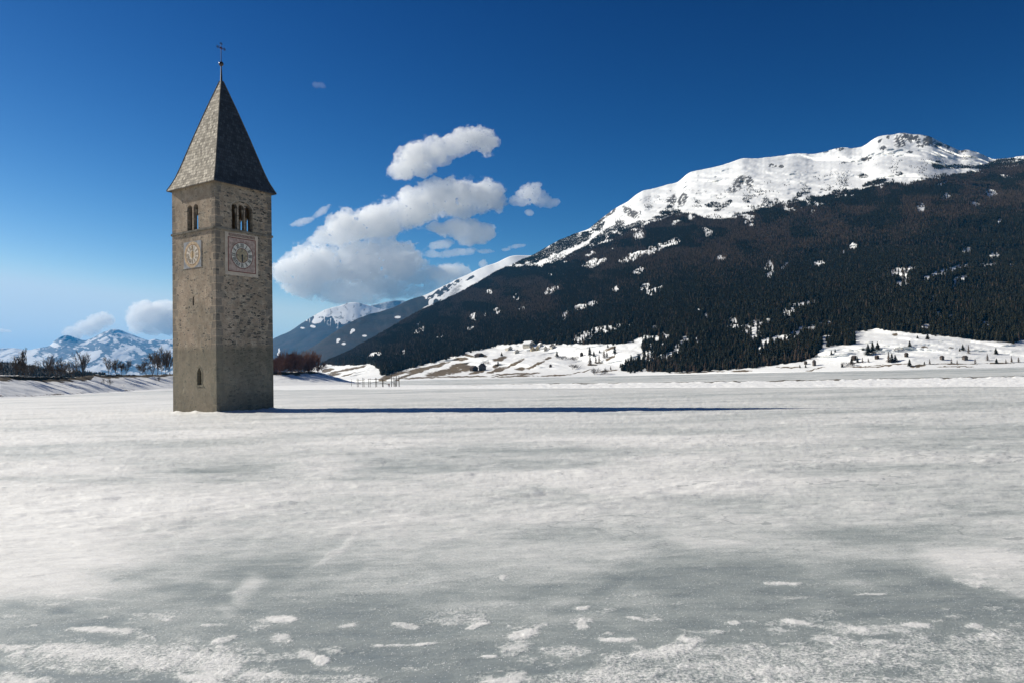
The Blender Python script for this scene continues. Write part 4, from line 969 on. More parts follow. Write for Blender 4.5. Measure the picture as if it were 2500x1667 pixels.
# surround of the lower lancet and of the slit
def surrounds():
    f = Face2D('x')
    a, w = 0.98, 0.43
    for (p, q) in (((a - w - 0.06, 3.2), (a - w - 0.06, 4.75)), ((a + w + 0.06, 3.2), (a + w + 0.06, 4.75)), ((a - w - 0.05, 4.72), (a, 5.48)), ((a + w + 0.05, 4.72), (a, 5.48))): f.stroke(p, q, 0.15, -0.05, 0.025)
    f.rect(a - w - 0.25, a + w + 0.25, 3.06, 3.22, -0.05, 0.05)
    f.build('window_surround', plain('lancet_surround_stone', (0.27, 0.24, 0.18), 0.9, 0.1, 0.3, bump=0.03), tower)
surrounds()

# ------------------------------------------------------------------ trees: generators
M_BARK = plain('grey_brown_bark', (0.085, 0.068, 0.055), 0.9, 0.1, 0.4, 2.0)
M_TWIG = plain('grey_brown_twigs', (0.105, 0.080, 0.063), 0.9, 0.1, 0.3, 1.0)
M_TWIG_RED = plain('red_brown_twigs', (0.18, 0.085, 0.056), 0.9, 0.1, 0.35, 0.7)
M_TWIG_PALE = plain('pale_grey_twigs', (0.13, 0.105, 0.085), 0.9, 0.1, 0.3, 1.0)
M_SPRUCE = plain('dark_spruce_needles', (0.032, 0.032, 0.018), 0.9, 0.1, 0.45, 0.5)
M_PINE = plain('olive_pine_needles', (0.036, 0.034, 0.019), 0.9, 0.1, 0.4, 0.5)
M_LARCH = plain('bare_larch_twigs', (0.14, 0.098, 0.068), 0.9, 0.1, 0.35, 0.6)
M_LARCH2 = plain('dark_larch_twigs', (0.10, 0.07, 0.048), 0.9, 0.1, 0.35, 0.6)

def bare_tree(seed, height, spread, stems=1, upright=0.5, levels=5, twig=0.005, density=1.0):
    """returns (trunk MB, crown MB) of a leafless tree"""
    rng = random.Random(seed)
    trs, cr = [MB() for _ in range(stems)], MB()
    tr = trs[0]
    def grow(p, d, L, r, lev):
        r = max(r, twig * 0.7)
        nseg = 3 if lev > 1 else 2
        q = p.copy(); dd = d.copy(); rr = r
        kids = []
        for s_ in range(nseg):
            dd = (dd + Vector((rng.uniform(-1, 1), rng.uniform(-1, 1), rng.uniform(-0.4, 0.9) * upright)) * 0.22).normalized()
            e = q + dd * (L / nseg); r2 = max(twig * 0.7, rr * 0.80)
            (tr if lev == levels else cr).tube(q, e, rr, r2, 5 if lev == levels else 3, caps=False)
            q, rr = e, r2
            if lev > 0 and (s_ > 0 or lev < levels): kids.append((q.copy(), dd.copy(), rr))
        if lev == 0: return
        n = {5: 4, 4: 4, 3: 4, 2: 3, 1: 3}.get(lev, 3)
        n = max(2, int(round(n * density)))
        for k in range(n):
            (bp, bd, br) = kids[rng.randrange(len(kids))] if k else kids[-1]
            az = rng.uniform(0, 2 * math.pi); tilt = rng.uniform(0.3, 0.85) * (spread if lev > 2 else spread * 0.9)
            side = bd.orthogonal().normalized(); side.rotate(Matrix.Rotation(az, 4, bd))
            nd = (bd * math.cos(tilt) + side * math.sin(tilt) + Vector((0, 0, 0.25 * upright))).normalized()
            grow(bp, nd, L * rng.uniform(0.58, 0.80), br * 0.66, lev - 1)
    for s_ in range(stems):
        tr = trs[s_]
        a = rng.uniform(0, 6.28); lean = (0.12 if stems == 1 else rng.uniform(0.15, 0.5))
        d = Vector((math.cos(a) * lean, math.sin(a) * lean, 1)).normalized()
        base = Vector((math.cos(a), math.sin(a), 0)) * (0.0 if stems == 1 else rng.uniform(0.1, 0.5))
        grow(base - Vector((0, 0, 0.3)), d, 0.40, 0.020 if stems == 1 else 0.013, levels)
    top = max(v[2] for v in cr.v)
    k = height / top
    for mbx in trs + [cr]: mbx.v = [(x * k, y * k, z * k) for x, y, z in mbx.v]
    return trs, cr
def conifer_mesh(seed, layers=9, n=9, width=0.19, ragged=0.35, base=0.06, thin=False):
    """unit-height conifer: whorls of drooping branch tips round a stem; (V, F, material index: 0 crown, 1 trunk)"""
    rng = random.Random(seed); V, Fc, Mi = [], [], []
    def tri(a, b, c, mi=0):
        i = len(V); V.extend((a, b, c)); Fc.append((i, i + 1, i + 2)); Mi.append(mi)
    for l in range(layers):
        t = l / layers
        z = base + (1 - base) * t
        r = width * (1 - t) ** 0.85 * rng.uniform(0.85, 1.1)
        nb = max(5, int(n * (1 - 0.45 * t)))
        zt = min(1.0, z + (1 - base) / layers * 2.1)
        ph = rng.uniform(0, 6.28)
        for k in range(nb):
            if rng.random() < 0.10: continue
            a = ph + 2 * math.pi * k / nb + rng.uniform(-0.2, 0.2); da = 2 * math.pi / nb * (0.62 if not thin else 0.35)
            rr = r * rng.uniform(1 - ragged, 1 + ragged * 0.6); zz = z - rng.uniform(0, 0.035) * (1 - t)
            tip = (rr * math.cos(a), rr * math.sin(a), zz)
            q_ = 0.72 if not thin else 0.55
            l_ = (q_ * rr * math.cos(a - da), q_ * rr * math.sin(a - da), z + (zt - z) * 0.22)
            r_ = (q_ * rr * math.cos(a + da), q_ * rr * math.sin(a + da), z + (zt - z) * 0.22)
            top = (0, 0, zt)
            tri(tip, r_, l_); tri(l_, r_, top)
    for k in range(4):
        a, b = k * math.pi / 2, (k + 1) * math.pi / 2
        p = [(0.016 * math.cos(a), 0.016 * math.sin(a), -0.05), (0.016 * math.cos(b), 0.016 * math.sin(b), -0.05), (0.0, 0.0, 0.3)]
        tri(*p, mi=1)
    return V, Fc, Mi

# ------------------------------------------------------------------ the forest on the near mountain (uncountable: one object)
def forest():
    protos = bpy.data.collections.new('forest_tree_kinds')
    specs = [('spruce', M_SPRUCE, dict(width=0.28)), ('spruce', M_SPRUCE, dict(width=0.24, layers=11)), ('spruce', M_SPRUCE, dict(width=0.33, layers=8, ragged=0.5)),
             ('pine', M_PINE, dict(width=0.36, layers=7, ragged=0.5, base=0.15)),
             ('larch', M_LARCH, dict(width=0.27, thin=True, layers=11)), ('larch', M_LARCH2, dict(width=0.31, thin=True, layers=10, ragged=0.5))]
    for i, (nm, mt, kw) in enumerate(specs):
        V, Fc, Mi = conifer_mesh(900 + i, **kw)
        o = fast_mesh('forest_tree_%s_%s' % ('abcdef'[i], nm), np.array(V), np.array(Fc), [mt, M_BARK], False, None, Mi, link=False)
        protos.objects.link(o)
    rng = np.random.default_rng(12)
    g = MA; W = g.W; nr, nc = g.py.shape
    # area of each cell and tree density
    dx = np.linalg.norm(W[1:, 1:] - W[1:, :-1], axis=-1); dy = np.linalg.norm(W[1:, 1:] - W[:-1, 1:], axis=-1)
    area = dx * dy
    fo = g.mk['forest'][1:, 1:]; pyc = g.py[1:, 1:]; pxc = g.px[1:, 1:]
    tl = TREELINE(pxc)
    above = tl - pyc
    snowzone = sstep(78, 4, above) * (above > -8) * (pxc > 1230)
    clump = sstep(0.14, 0.30, fbm(pxc / 24.0, pyc / 12.0, octaves=4, seed=99)) * (0.35 + 0.65 * sstep(-0.1, 0.3, fbm(pxc / 90.0, pyc / 40.0, octaves=2, seed=98)))
    ledge = blobs(pxc, pyc, [(1530, 562, 50, 9, -25), (1480, 570, 40, 9, -30), (1405, 590, 66, 11, -27), (1330, 622, 46, 10, -27), (1462, 548, 20, 10, -35), (1515, 550, 12, 12), (1425, 610, 60, 6, -27), (1620, 530, 40, 7, -15), (1650, 525, 30, 8), (1765, 505, 26, 6, -30), (1740, 500, 20, 6), (1625, 520, 20, 6), (2390, 425, 90, 8, -8), (2440, 410, 60, 8), (2140, 446, 30, 6, -15), (2110, 430, 12, 5), (2195, 425, 10, 6), (2290, 405, 16, 10), (2330, 408, 40, 5), (2060, 470, 30, 6), (1955, 475, 10, 6), (1370, 595, 50, 10, -25), (1310, 625, 50, 10, -24), (2480, 400, 60, 12)], 0.6)
    dens = np.maximum(fo / 11.5, (pyc > TREELINE(pxc)) * (pyc < FOREST_BOTTOM(pxc) - 3) * (pxc > 920) / 190.0) + snowzone * clump / 34.0 + sstep(0.30, 0.5, ledge * (0.75 + 0.8 * fbm(pxc / 13.0, pyc / 8.0, octaves=4, seed=97))) * (pyc < tl + 6) * (g.mk['forest'][1:, 1:] < 0.5) / 15.0
    dens = dens * (pxc > 735)
    lam = dens * area
    cnt = rng.poisson(lam)
    ii, jj = np.nonzero(cnt); rep = cnt[ii, jj]
    ii = np.repeat(ii, rep); jj = np.repeat(jj, rep)
    u, v = rng.random(len(ii))[:, None], rng.random(len(ii))[:, None]
    P = W[ii, jj] * (1 - u) * (1 - v) + W[ii, jj + 1] * u * (1 - v) + W[ii + 1, jj] * (1 - u) * v + W[ii + 1, jj + 1] * u * v
    px, py = to_px(P)
    n = len(P)
    # brown larches in the upper belt and in drifts lower down
    lar = fbm(px / 70.0, py / 26.0, octaves=4, seed=55)
    belt = sstep(190, 50, py - TREELINE(px)) * sstep(-12, 10, py - TREELINE(px))
    lowb = sstep(40, 10, FOREST_BOTTOM(px) - py) * sstep(1560, 1600, px) * sstep(2000, 1960, px)
    pl = np.clip(0.05 + 0.95 * belt * sstep(-0.35, 0.15, lar) + 0.10 * sstep(0.15, 0.45, lar) + 0.5 * lowb * sstep(-0.2, 0.2, lar), 0, 0.85)
    r = rng.random(n)
    idx = np.where(r < pl, 4 + (rng.random(n) < 0.5), rng.choice([0, 1, 2, 0, 1, 3], n))
    hgt = rng.uniform(5.0, 9.5, n) * np.where(rng.random(n) < 0.08, 1.25, 1.0)
    up = sstep(30, -30, py - TREELINE(px)); hgt = hgt * (1 - 0.45 * up)
    near = sstep(900, 650, P[:, 1]); hgt = hgt * (1 - 0.15 * near)
    # the low hill behind the left bank
    hw = MH.W; hs = MH.mk['forest'][1:, 1:] > 0.5
    hi, hj = np.nonzero(hs); pick = rng.integers(0, len(hi), 5200); hi, hj = hi[pick], hj[pick]
    u, v = rng.random(len(hi))[:, None], rng.random(len(hi))[:, None]
    P2 = hw[hi, hj] * (1 - u) * (1 - v) + hw[hi, hj + 1] * u * (1 - v) + hw[hi + 1, hj] * (1 - u) * v + hw[hi + 1, hj + 1] * u * v
    P2 = P2[to_px(P2)[1] > 884]
    P = np.concatenate([P, P2]); idx = np.concatenate([idx, rng.choice([0, 1, 2, 5], len(P2))]); hgt = np.concatenate([hgt, rng.uniform(2.0, 4.2, len(P2))]); n = len(P)
    P[:, 2] -= 0.3
    me = bpy.data.meshes.new('forest'); me.vertices.add(n); me.vertices.foreach_set('co', P.astype(np.float32).ravel())
    for nm, a, ty in (('hgt', hgt, 'FLOAT'), ('spin', rng.uniform(0, 6.28, n), 'FLOAT'), ('kind_id', idx, 'INT')):
        at_ = me.attributes.new(nm, ty, 'POINT'); at_.data.foreach_set('value', np.asarray(a, np.float32 if ty == 'FLOAT' else np.int32))
    o = bpy.data.objects.new('forest', me); COL.objects.link(o)
    tag(o, 'dark conifer and brown larch forest covering the mountain slopes', 'forest', kind='stuff')
    ng = bpy.data.node_groups.new('scatter_trees', 'GeometryNodeTree')
    ng.interface.new_socket('Geometry', in_out='INPUT', socket_type='NodeSocketGeometry'); ng.interface.new_socket('Geometry', in_out='OUTPUT', socket_type='NodeSocketGeometry')
    N = ng.nodes.new; L = ng.links.new
    gi, go = N('NodeGroupInput'), N('NodeGroupOutput')
    ci = N('GeometryNodeCollectionInfo'); ci.inputs['Collection'].default_value = protos; ci.inputs['Separate Children'].default_value = True; ci.inputs['Reset Children'].default_value = True
    ip = N('GeometryNodeInstanceOnPoints'); ip.inputs['Pick Instance'].default_value = True
    def na(nm, ty):
        a = N('GeometryNodeInputNamedAttribute'); a.data_type = ty; a.inputs['Name'].default_value = nm; return a.outputs[0]
    cv = N('ShaderNodeCombineXYZ'); L(na('spin', 'FLOAT'), cv.inputs[2])
    L(gi.outputs[0], ip.inputs['Points']); L(ci.outputs[0], ip.inputs['Instance']); L(na('kind_id', 'INT'), ip.inputs['Instance Index'])
    L(cv.outputs[0], ip.inputs['Rotation']); L(na('hgt', 'FLOAT'), ip.inputs['Scale']); L(ip.outputs[0], go.inputs[0])
    md = o.modifiers.new('scatter', 'NODES'); md.node_group = ng
    print('forest trees', n)
forest()

# ------------------------------------------------------------------ single trees
def copy_thing(src, loc, rotz, scale, label, group):
    o = src.copy(); COL.objects.link(o)
    o.location = loc; o.rotation_euler = (0, 0, rotz); o.scale = scale
    o['label'] = label
    if group: o['group'] = group
    for ch in src.children:
        c = ch.copy(); COL.objects.link(c); c.parent = o
    return o
PROTO = {}
def proto_tree(key):
    """first tree of each kind: a root with trunk and crown; height 1"""
    kind, seed = key
    if kind == 'bare_tree': a = (bare_tree(seed, 1.0, 0.85, 1, 0.8, 5), M_BARK, M_TWIG, 'bare tree')
    elif kind == 'slender_tree': a = (bare_tree(seed, 1.0, 0.55, 1, 1.0, 5), M_BARK, M_TWIG, 'bare tree')
    elif kind == 'bushy_tree': a = (bare_tree(seed, 1.0, 0.85, 3, 0.9, 4, density=1.0), M_BARK, M_TWIG, 'bare tree')
    elif kind == 'brown_shrub': a = (bare_tree(seed, 1.0, 0.85, 7, 0.8, 4, density=1.2), M_TWIG_RED, M_TWIG_RED, 'shrub')
    elif kind == 'pale_shrub': a = (bare_tree(seed, 1.0, 0.9, 6, 0.6, 3, density=1.2), M_TWIG_PALE, M_TWIG_PALE, 'shrub')
    else:
        mt = {'spruce_tree': M_SPRUCE, 'larch_tree': M_LARCH}[kind]
        V, Fc, Mi = conifer_mesh(seed, layers=13, n=12, width=0.27 if kind == 'spruce_tree' else 0.24, ragged=0.4, thin=(kind != 'spruce_tree'))
        c, t_ = MB(), MB()
        for f, mi in zip(Fc, Mi): (t_ if mi else c).add([V[i] for i in f], [(0, 1, 2)])
        t_ = MB().tube((0, 0, -0.05), (0, 0, 0.9), 0.017, 0.004, 6)
        a = (([t_], c), M_BARK, mt, 'conifer')
    (tm, cm), m1, m2, cat = a
    r_ = thing(kind, 'x', cat)
    [x.build('trunk', m1, r_) for x in tm]; cm.build('crown', m2, r_)
    # unit height: the builders return height 1
    PROTO[key] = [r_, False]
def plant(kind, loc, h, label, group, seed=0, wide=1.0, rot=None):
    key = (kind, seed)
    if key not in PROTO: proto_tree(key)
    rot = rot if rot is not None else random.Random(label).uniform(0, 6.28)
    src, used = PROTO[key]
    sc = (h * wide, h * wide, h)
    if not used:
        src.location = loc; src.rotation_euler = (0, 0, rot); src.scale = sc; src['label'] = label; src['group'] = group; PROTO[key][1] = True
        return src
    return copy_thing(src, loc, rot, sc, label, group)

G_BANK = 'leafless trees along the left lake bank'
bank_trees = [  # px, base y, top y, kind, seed, width, label
    (22, 917, 870, 'bushy_tree', 11, 0.9, 'small bare tree on the bank, closest to the left photo edge'),
    (38, 918, 862, 'bare_tree', 12, 0.8, 'bare tree on the bank just left of the tallest slender one'),
    (54, 918, 843, 'slender_tree', 13, 0.7, 'tall slender bare tree with fine pointed top on the left bank'),
    (98, 920, 868, 'bushy_tree', 14, 1.15, 'wide dense dark bare tree on the left bank crest'),
    (120, 920, 858, 'bare_tree', 15, 0.8, 'bare tree rising from the right side of the wide dense dark one'),
    (141, 921, 869, 'bushy_tree', 16, 1.0, 'many-stemmed spreading bare tree on the bank below the left massif'),
    (160, 921, 880, 'bushy_tree', 11, 1.0, 'low round bare tree right of the spreading many-stemmed one'),
    (186, 920, 871, 'bushy_tree', 14, 0.7, 'forked bare tree left beside the pointed dark tree'),
    (206, 919, 855, 'slender_tree', 17, 0.95, 'pointed dark bare tree in the middle of the left bank'),
    (265, 914, 866, 'bare_tree', 12, 0.75, 'leaning bare tree alone below the main massif summit'),
    (284, 914, 872, 'slender_tree', 13, 0.9, 'thin small bare tree just right of the leaning one'),
    (297, 914, 876, 'slender_tree', 18, 0.9, 'thinnest bare tree in the middle of the left bank row'),
    (308, 914, 872, 'bare_tree', 15, 0.8, 'small round-headed bare tree in the middle of the bank row'),
    (340, 915, 882, 'slender_tree', 17, 1.1, 'short faint bare tree in the gap of the bank row'),
    (358, 914, 880, 'slender_tree', 13, 1.1, 'low bare tree at the left foot of the tall grove'),
    (373, 913, 850, 'bare_tree', 19, 0.7, 'tall bare tree at the left end of the grove by the tower'),
    (386, 913, 854, 'slender_tree', 18, 0.8, 'straight-stemmed bare tree second from left in the grove'),
    (394, 913, 866, 'bare_tree', 15, 0.6, 'shorter bare tree in the middle of the grove by the tower'),
    (405, 913, 842, 'bare_tree', 12, 0.65, 'tallest bare tree of the grove beside the tower'),
    (417, 912, 851, 'slender_tree', 17, 0.9, 'bare tree partly hidden behind the tower edge')]
for (px, by, ty, kind, seed, wd, lab) in bank_trees:
    p = on_terrain(BANK, px, by - 1.0)
    h = (by - ty) * p[1] / F
    plant(kind, (p[0], p[1], p[2] - 0.15), h, lab, G_BANK, seed, wd)
p = on_terrain(BANK, 261, 938); plant('pale_shrub', tuple(p), 3.2, 'small twiggy bush growing on the snowy bank slope', 'shrubs around the lake', 21, 0.8)
p = on_terrain(BANK, 385, 929); plant('pale_shrub', tuple(p), 2.6, 'sparse twiggy bush on the bank slope next to the tower', 'shrubs around the lake', 22, 0.9)
G_KNOLL = 'brown shrubs on the knoll'
for (px, by, ty, seed, wd, lab) in [
    (655, 908, 878, 31, 1.0, 'brown shrub half hidden behind the right tower edge'),
    (676, 908, 868, 32, 0.9, 'brown shrub on the knoll, first one clear of the tower'),
    (692, 908, 862, 33, 0.8, 'brown shrub between the tower-side shrub and the tall ones'),
    (706, 908, 848, 34, 0.75, 'tall red-brown shrub with the highest left top on the knoll'),
    (720, 908, 853, 31, 0.75, 'dense brown shrub between the two tallest on the knoll'),
    (736, 908, 846, 35, 0.7, 'tallest brown shrub with a thin pointed top on the knoll'),
    (749, 908, 866, 32, 0.85, 'rounded brown shrub right of the tallest on the knoll'),
    (761, 908, 877, 33, 0.9, 'low brown shrub at the right end of the knoll')]:
    p = on_terrain(BANK, px, by + 1.5)
    plant('brown_shrub', (p[0], p[1] + random.Random(lab).uniform(-4, 8), p[2] - 0.3), (by - ty) * p[1] / F, lab, G_KNOLL, seed, wd)

G_MEADOW = 'single trees on the snowy meadows'
S_, L_, B_ = 'spruce_tree', 'larch_tree', 'pale_shrub'
meadow = [
    (1360, 871, 15, S_, 'spruce with a round shrub at its right below the village'),
    (1374, 877, 11, B_, 'round bare shrub beside the spruce below the village'),
    (1403, 879, 11, B_, 'bare shrub left of the small hut above the bay'),
    (1396, 900, 14, B_, 'round bare shrub alone low on the open snow slope'),
    (1440, 868, 22, S_, 'dark spruce at the top of the steep hedge on the snow'),
    (1441, 891, 25, L_, 'bare larch below the dark spruce at the hedge bottom'),
    (1450, 869, 13, S_, 'small spruce right of the dark hedge-top spruce'),
    (1455, 887, 20, L_, 'thin bare larch second in the hedge on the snow'),
    (1463, 885, 20, L_, 'bare larch at the right foot of the hedge'),
    (1464, 861, 8, S_, 'tiny spruce behind the hedge on the open snow'),
    (1475, 874, 22, L_, 'tall bare larch in the upper right hedge'),
    (1482, 872, 18, L_, 'bare larch nearest the brown bank in the upper hedge'),
    (1501, 864, 20, S_, 'thick dark spruce with a long shadow by the brown bank'),
    (1484, 848, 9, S_, 'small spruce above the brown grass bank'),
    (1541, 884, 20, S_, 'spruce at the left edge of the lakeside forest'),
    (1534, 888, 15, S_, 'smaller spruce leaning on the lakeside forest edge'),
    (1515, 897, 12, S_, 'pointed small spruce on the lakeside brown bank'),
    (1491, 902, 11, L_, 'bare larch on the brown bank above the ice'),
    (1461, 914, 19, B_, 'large bare shrub standing right at the ice edge'),
    (1225, 869, 11, S_, 'dark spruce in front of the village on the slope'),
    (1216, 890, 10, S_, 'dark bush above the lower brown field'),
    (1187, 888, 8, B_, 'small bare shrub behind the two brown barns'),
    (2265, 829, 16, S_, 'spruce alone on the snow just below the forest edge'),
    (2240, 827, 9, S_, 'tiny spruce left of the one below the forest edge'),
    (2221, 846, 15, S_, 'round spruce in the middle of the right meadow'),
    (2193, 856, 10, B_, 'brown shrub below the round meadow spruce'),
    (2107, 855, 9, S_, 'tiny spruce left of the dense spruce clump'),
    (2120, 866, 28, S_, 'left spruce of the dense clump on the right meadow'),
    (2131, 863, 30, S_, 'tallest middle spruce of the dense meadow clump'),
    (2143, 854, 21, S_, 'right spruce of the dense clump on the meadow'),
    (2351, 855, 16, S_, 'dark spruce left of the tall larch near the right edge'),
    (2343, 857, 9, S_, 'small spruce touching the dark one near the right edge'),
    (2365, 863, 23, L_, 'tall brown larch on the far right meadow'),
    (2432, 864, 17, S_, 'lone spruce with a straight shadow on the far right'),
    (2411, 880, 18, L_, 'loose bare larch above the shore at the far right'),
    (2170, 884, 27, L_, 'thin tall larch at the left of the shore clump'),
    (2178, 884, 23, S_, 'spruce in the middle of the shore clump'),
    (2186, 883, 19, S_, 'spruce at the right end of the shore clump'),
    (2221, 893, 18, S_, 'dark spruce standing on the shore line alone'),
    (2030, 867, 14, S_, 'small round spruce on the snow by the wood corner'),
    (2039, 859, 9, S_, 'tiny spruce under the tall dark wood corner'),
    (2022, 847, 16, S_, 'spruce at the left foot of the tall wood corner'),
    (2079, 887, 15, S_, 'leftmost spruce in the low row by the dark hut'),
    (2094, 885, 16, S_, 'second spruce in the low row by the dark hut'),
    (2106, 885, 14, L_, 'larch in the low row by the dark hut'),
    (2120, 884, 12, L_, 'larch at the right end of the low row'),
    (2056, 896, 10, S_, 'small pointed spruce among pale shrubs on the shore'),
    (2068, 894, 14, B_, 'pale round shrub on the shore beside a small spruce'),
    (2257, 889, 8, S_, 'tiny pointed spruce on the shore by the grey hut'),
    (2270, 889, 15, L_, 'bare larch left of the grey hut at the shore'),
    (2323, 887, 14, L_, 'bare larch between the two grey huts at the shore'),
    (2337, 887, 11, L_, 'low bare larch left of the rightmost hut'),
    (2381, 887, 13, L_, 'bare larch right of the rightmost hut'),
    (2433, 887, 14, S_, 'dark shore spruce below the lone far right spruce'),
    (2456, 886, 11, L_, 'low larch in the shore hedge at the far right'),
    (2470, 884, 17, L_, 'tallest larch in the shore hedge at the far right'),
    (2487, 884, 14, L_, 'last larch of the shore hedge by the photo edge'),
    (1967, 897, 10, S_, 'small spruce between the shore hut and the wood'),
    (1953, 897, 8, S_, 'tiny spruce left of the shore hut at the wood end')]
for k, (px, by, h, kind, lab) in enumerate(meadow):
    p = on_terrain(MA, px, by)
    plant(kind, (p[0], p[1], p[2] - 0.1), h * p[1] / F, lab, G_MEADOW, 40 + k % 4, random.Random(k).uniform(1.25, 1.8) * (1.15 if kind == B_ else 1.0))

# ------------------------------------------------------------------ houses, barns, huts
M_WOOD = plain('dark_weathered_wood', (0.055, 0.042, 0.032), 0.9, 0.1, 0.35, 1.5)
M_WOODGREY = plain('grey_weathered_wood', (0.12, 0.10, 0.085), 0.9, 0.1, 0.35, 1.5)
M_RENDER = plain('pale_house_render', (0.55, 0.50, 0.42), 0.9, 0.1, 0.15, 0.5)
M_RENDERY = plain('cream_house_render', (0.52, 0.43, 0.28), 0.9, 0.1, 0.15, 0.5)
M_ROOFSNOW = plain('snow_on_roof', (0.84, 0.84, 0.83), 0.8, 0.1, 0.03)
M_ROOFDARK = plain('dark_roof_boards', (0.07, 0.055, 0.05), 0.9, 0.1, 0.3)
M_PANE = plain('dark_window_glass', (0.03, 0.035, 0.04), 0.2, 0.5, 0.2)
def house(name, label, cat, px, py, wpx, hpx, rot, wall, roof_m, group, windows=2, depth=1.1, chimney=False, pitch=0.55):
    p = on_terrain(MA, px, py)
    k = p[1] / F
    w = wpx * k * (0.68 if cat == 'hut' else 0.78); h = hpx * k * 1.2; d = w * depth
    r_ = thing(name, label, cat, (p[0], p[1], p[2] - 0.2), rot, group)
    hw = h * (0.70 if cat == 'hut' else 0.58); rise = h - hw + 0.15
    mb = MB(); V = [(-w / 2, -d / 2, -1.2), (w / 2, -d / 2, -1.2), (w / 2, d / 2, -1.2), (-w / 2, d / 2, -1.2), (-w / 2, -d / 2, hw), (w / 2, -d / 2, hw), (w / 2, d / 2, hw), (-w / 2, d / 2, hw), (0, -d / 2, hw + rise * 0.92), (0, d / 2, hw + rise * 0.92)]
    mb.add(V, [(3, 2, 1, 0), (0, 1, 5, 8, 4), (1, 2, 6, 5), (2, 3, 7, 9, 6), (3, 0, 4, 7)])
    mb.build('wall', wall, r_)
    mb = MB(); o = w * 0.09; t_ = max(0.18, h * 0.05)
    ez = hw - rise * 0.92 * (o / (w / 2))
    for s_ in (-1, 1):
        a = [(s_ * (w / 2 + o), -d / 2 - o, ez), (s_ * (w / 2 + o), d / 2 + o, ez), (0, d / 2 + o, hw + rise * 0.92), (0, -d / 2 - o, hw + rise * 0.92)]
        V = [(x, y, z + 0.02) for x, y, z in a] + [(x, y, z + t_) for x, y, z in a]
        mb.add(V, [(0, 1, 2, 3), (7, 6, 5, 4), (0, 4, 5, 1), (1, 5, 6, 2), (2, 6, 7, 3), (3, 7, 4, 0)])
    ro = mb.build('roof', roof_m, r_); fix_normals(ro)
    if chimney: MB().box(w * 0.12, w * 0.22, -0.3, 0.3, hw + rise * 0.4, hw + rise * 1.25).build('chimney', M_RENDER, ro)
    for q in range(windows):
        a = (q + 0.5) / windows - 0.5
        MB().box(a * w * 0.8 - w * 0.06, a * w * 0.8 + w * 0.06, -d / 2 - 0.05, -d / 2 + 0.02, hw * 0.45, hw * 0.78).build('window', M_PANE, r_)
    MB().box(-w * 0.07, w * 0.07, -d / 2 - 0.04, -d / 2 + 0.02, -0.2, hw * 0.36).build('door', M_WOOD, r_)
    return r_
GV, GH = 'houses of the small village', 'wooden huts on the meadows'
house('farm_barn', 'dark brown barn, left one of the pair in the brown field', 'barn', 1157, 905, 19, 11, 0.5, M_WOOD, M_ROOFDARK, 'barns in the brown field', 0)
house('farm_barn', 'brown barn with pale gable, right one of the pair in the field', 'barn', 1178, 903, 17, 14, -0.35, M_WOODGREY, M_ROOFDARK, 'barns in the brown field', 1)
house('village_house', 'largest village house with a wide snow-covered roof', 'house', 1290, 848, 24, 13, 0.9, M_RENDER, M_ROOFSNOW, GV, 3, chimney=True)
house('village_house', 'cream house below the largest snow-roofed one', 'house', 1300, 857, 11, 10, 0.2, M_RENDERY, M_ROOFDARK, GV, 2)
house('village_house', 'cream house right of the lower cream one', 'house', 1313, 855, 11, 10, -0.2, M_RENDERY, M_ROOFSNOW, GV, 2)
house('village_house', 'pale house at the left end of the village', 'house', 1242, 855, 16, 9, 0.6, M_RENDER, M_ROOFSNOW, GV, 2)
house('village_house', 'low pale house behind the dark spruces at village left', 'house', 1262, 862, 14, 8, 0.1, M_RENDER, M_ROOFSNOW, GV, 2)
house('village_house', 'small house with snowy roof at village upper right', 'house', 1319, 846, 11, 8, 0.5, M_RENDER, M_ROOFSNOW, GV, 2)
house('village_house', 'pale house at the right end of the village', 'house', 1349, 851, 13, 9, 0.4, M_RENDER, M_ROOFDARK, GV, 2)
house('village_house', 'small grey house right of centre in the village', 'house', 1332, 855, 10, 9, 0.0, M_RENDER, M_ROOFDARK, GV, 2)
house('farm_barn', 'long dark barn with low roof left of the white field', 'barn', 1170, 871, 20, 8, 0.7, M_WOOD, M_ROOFDARK, 'barns above the brown field', 0)
for (px, by, w, h, rt, lab, mw) in [
    (1344, 896, 7, 6, 0.3, 'small dark hut alone on the snow slope below the village', M_WOOD),
    (1420, 869, 9, 8, 0.2, 'dark hut between bare shrubs and the steep hedge', M_WOOD),
    (1988, 892, 9, 12, 0.1, 'tall narrow grey hut on the shore at the wood end', M_WOODGREY),
    (1967, 889, 7, 7, 0.4, 'low dark hut just left of the tall narrow hut', M_WOOD),
    (2085, 878, 12, 9, 0.5, 'dark hut behind the low row of trees', M_WOOD),
    (2141, 876, 10, 8, 0.3, 'round-looking dark hut on open snow below the spruce clump', M_WOOD),
    (2213, 871, 9, 9, 0.2, 'dark square hut on open snow in the right meadow', M_WOOD),
    (2300, 878, 10, 9, 0.1, 'grey hut on the shore, left one of the last two', M_WOODGREY),
    (2356, 878, 13, 9, 0.1, 'wide grey hut on the shore, rightmost of all huts', M_WOODGREY)]:
    house('field_hut', lab, 'hut', px, by, w, h, rt, mw, M_ROOFDARK, GH, 0)

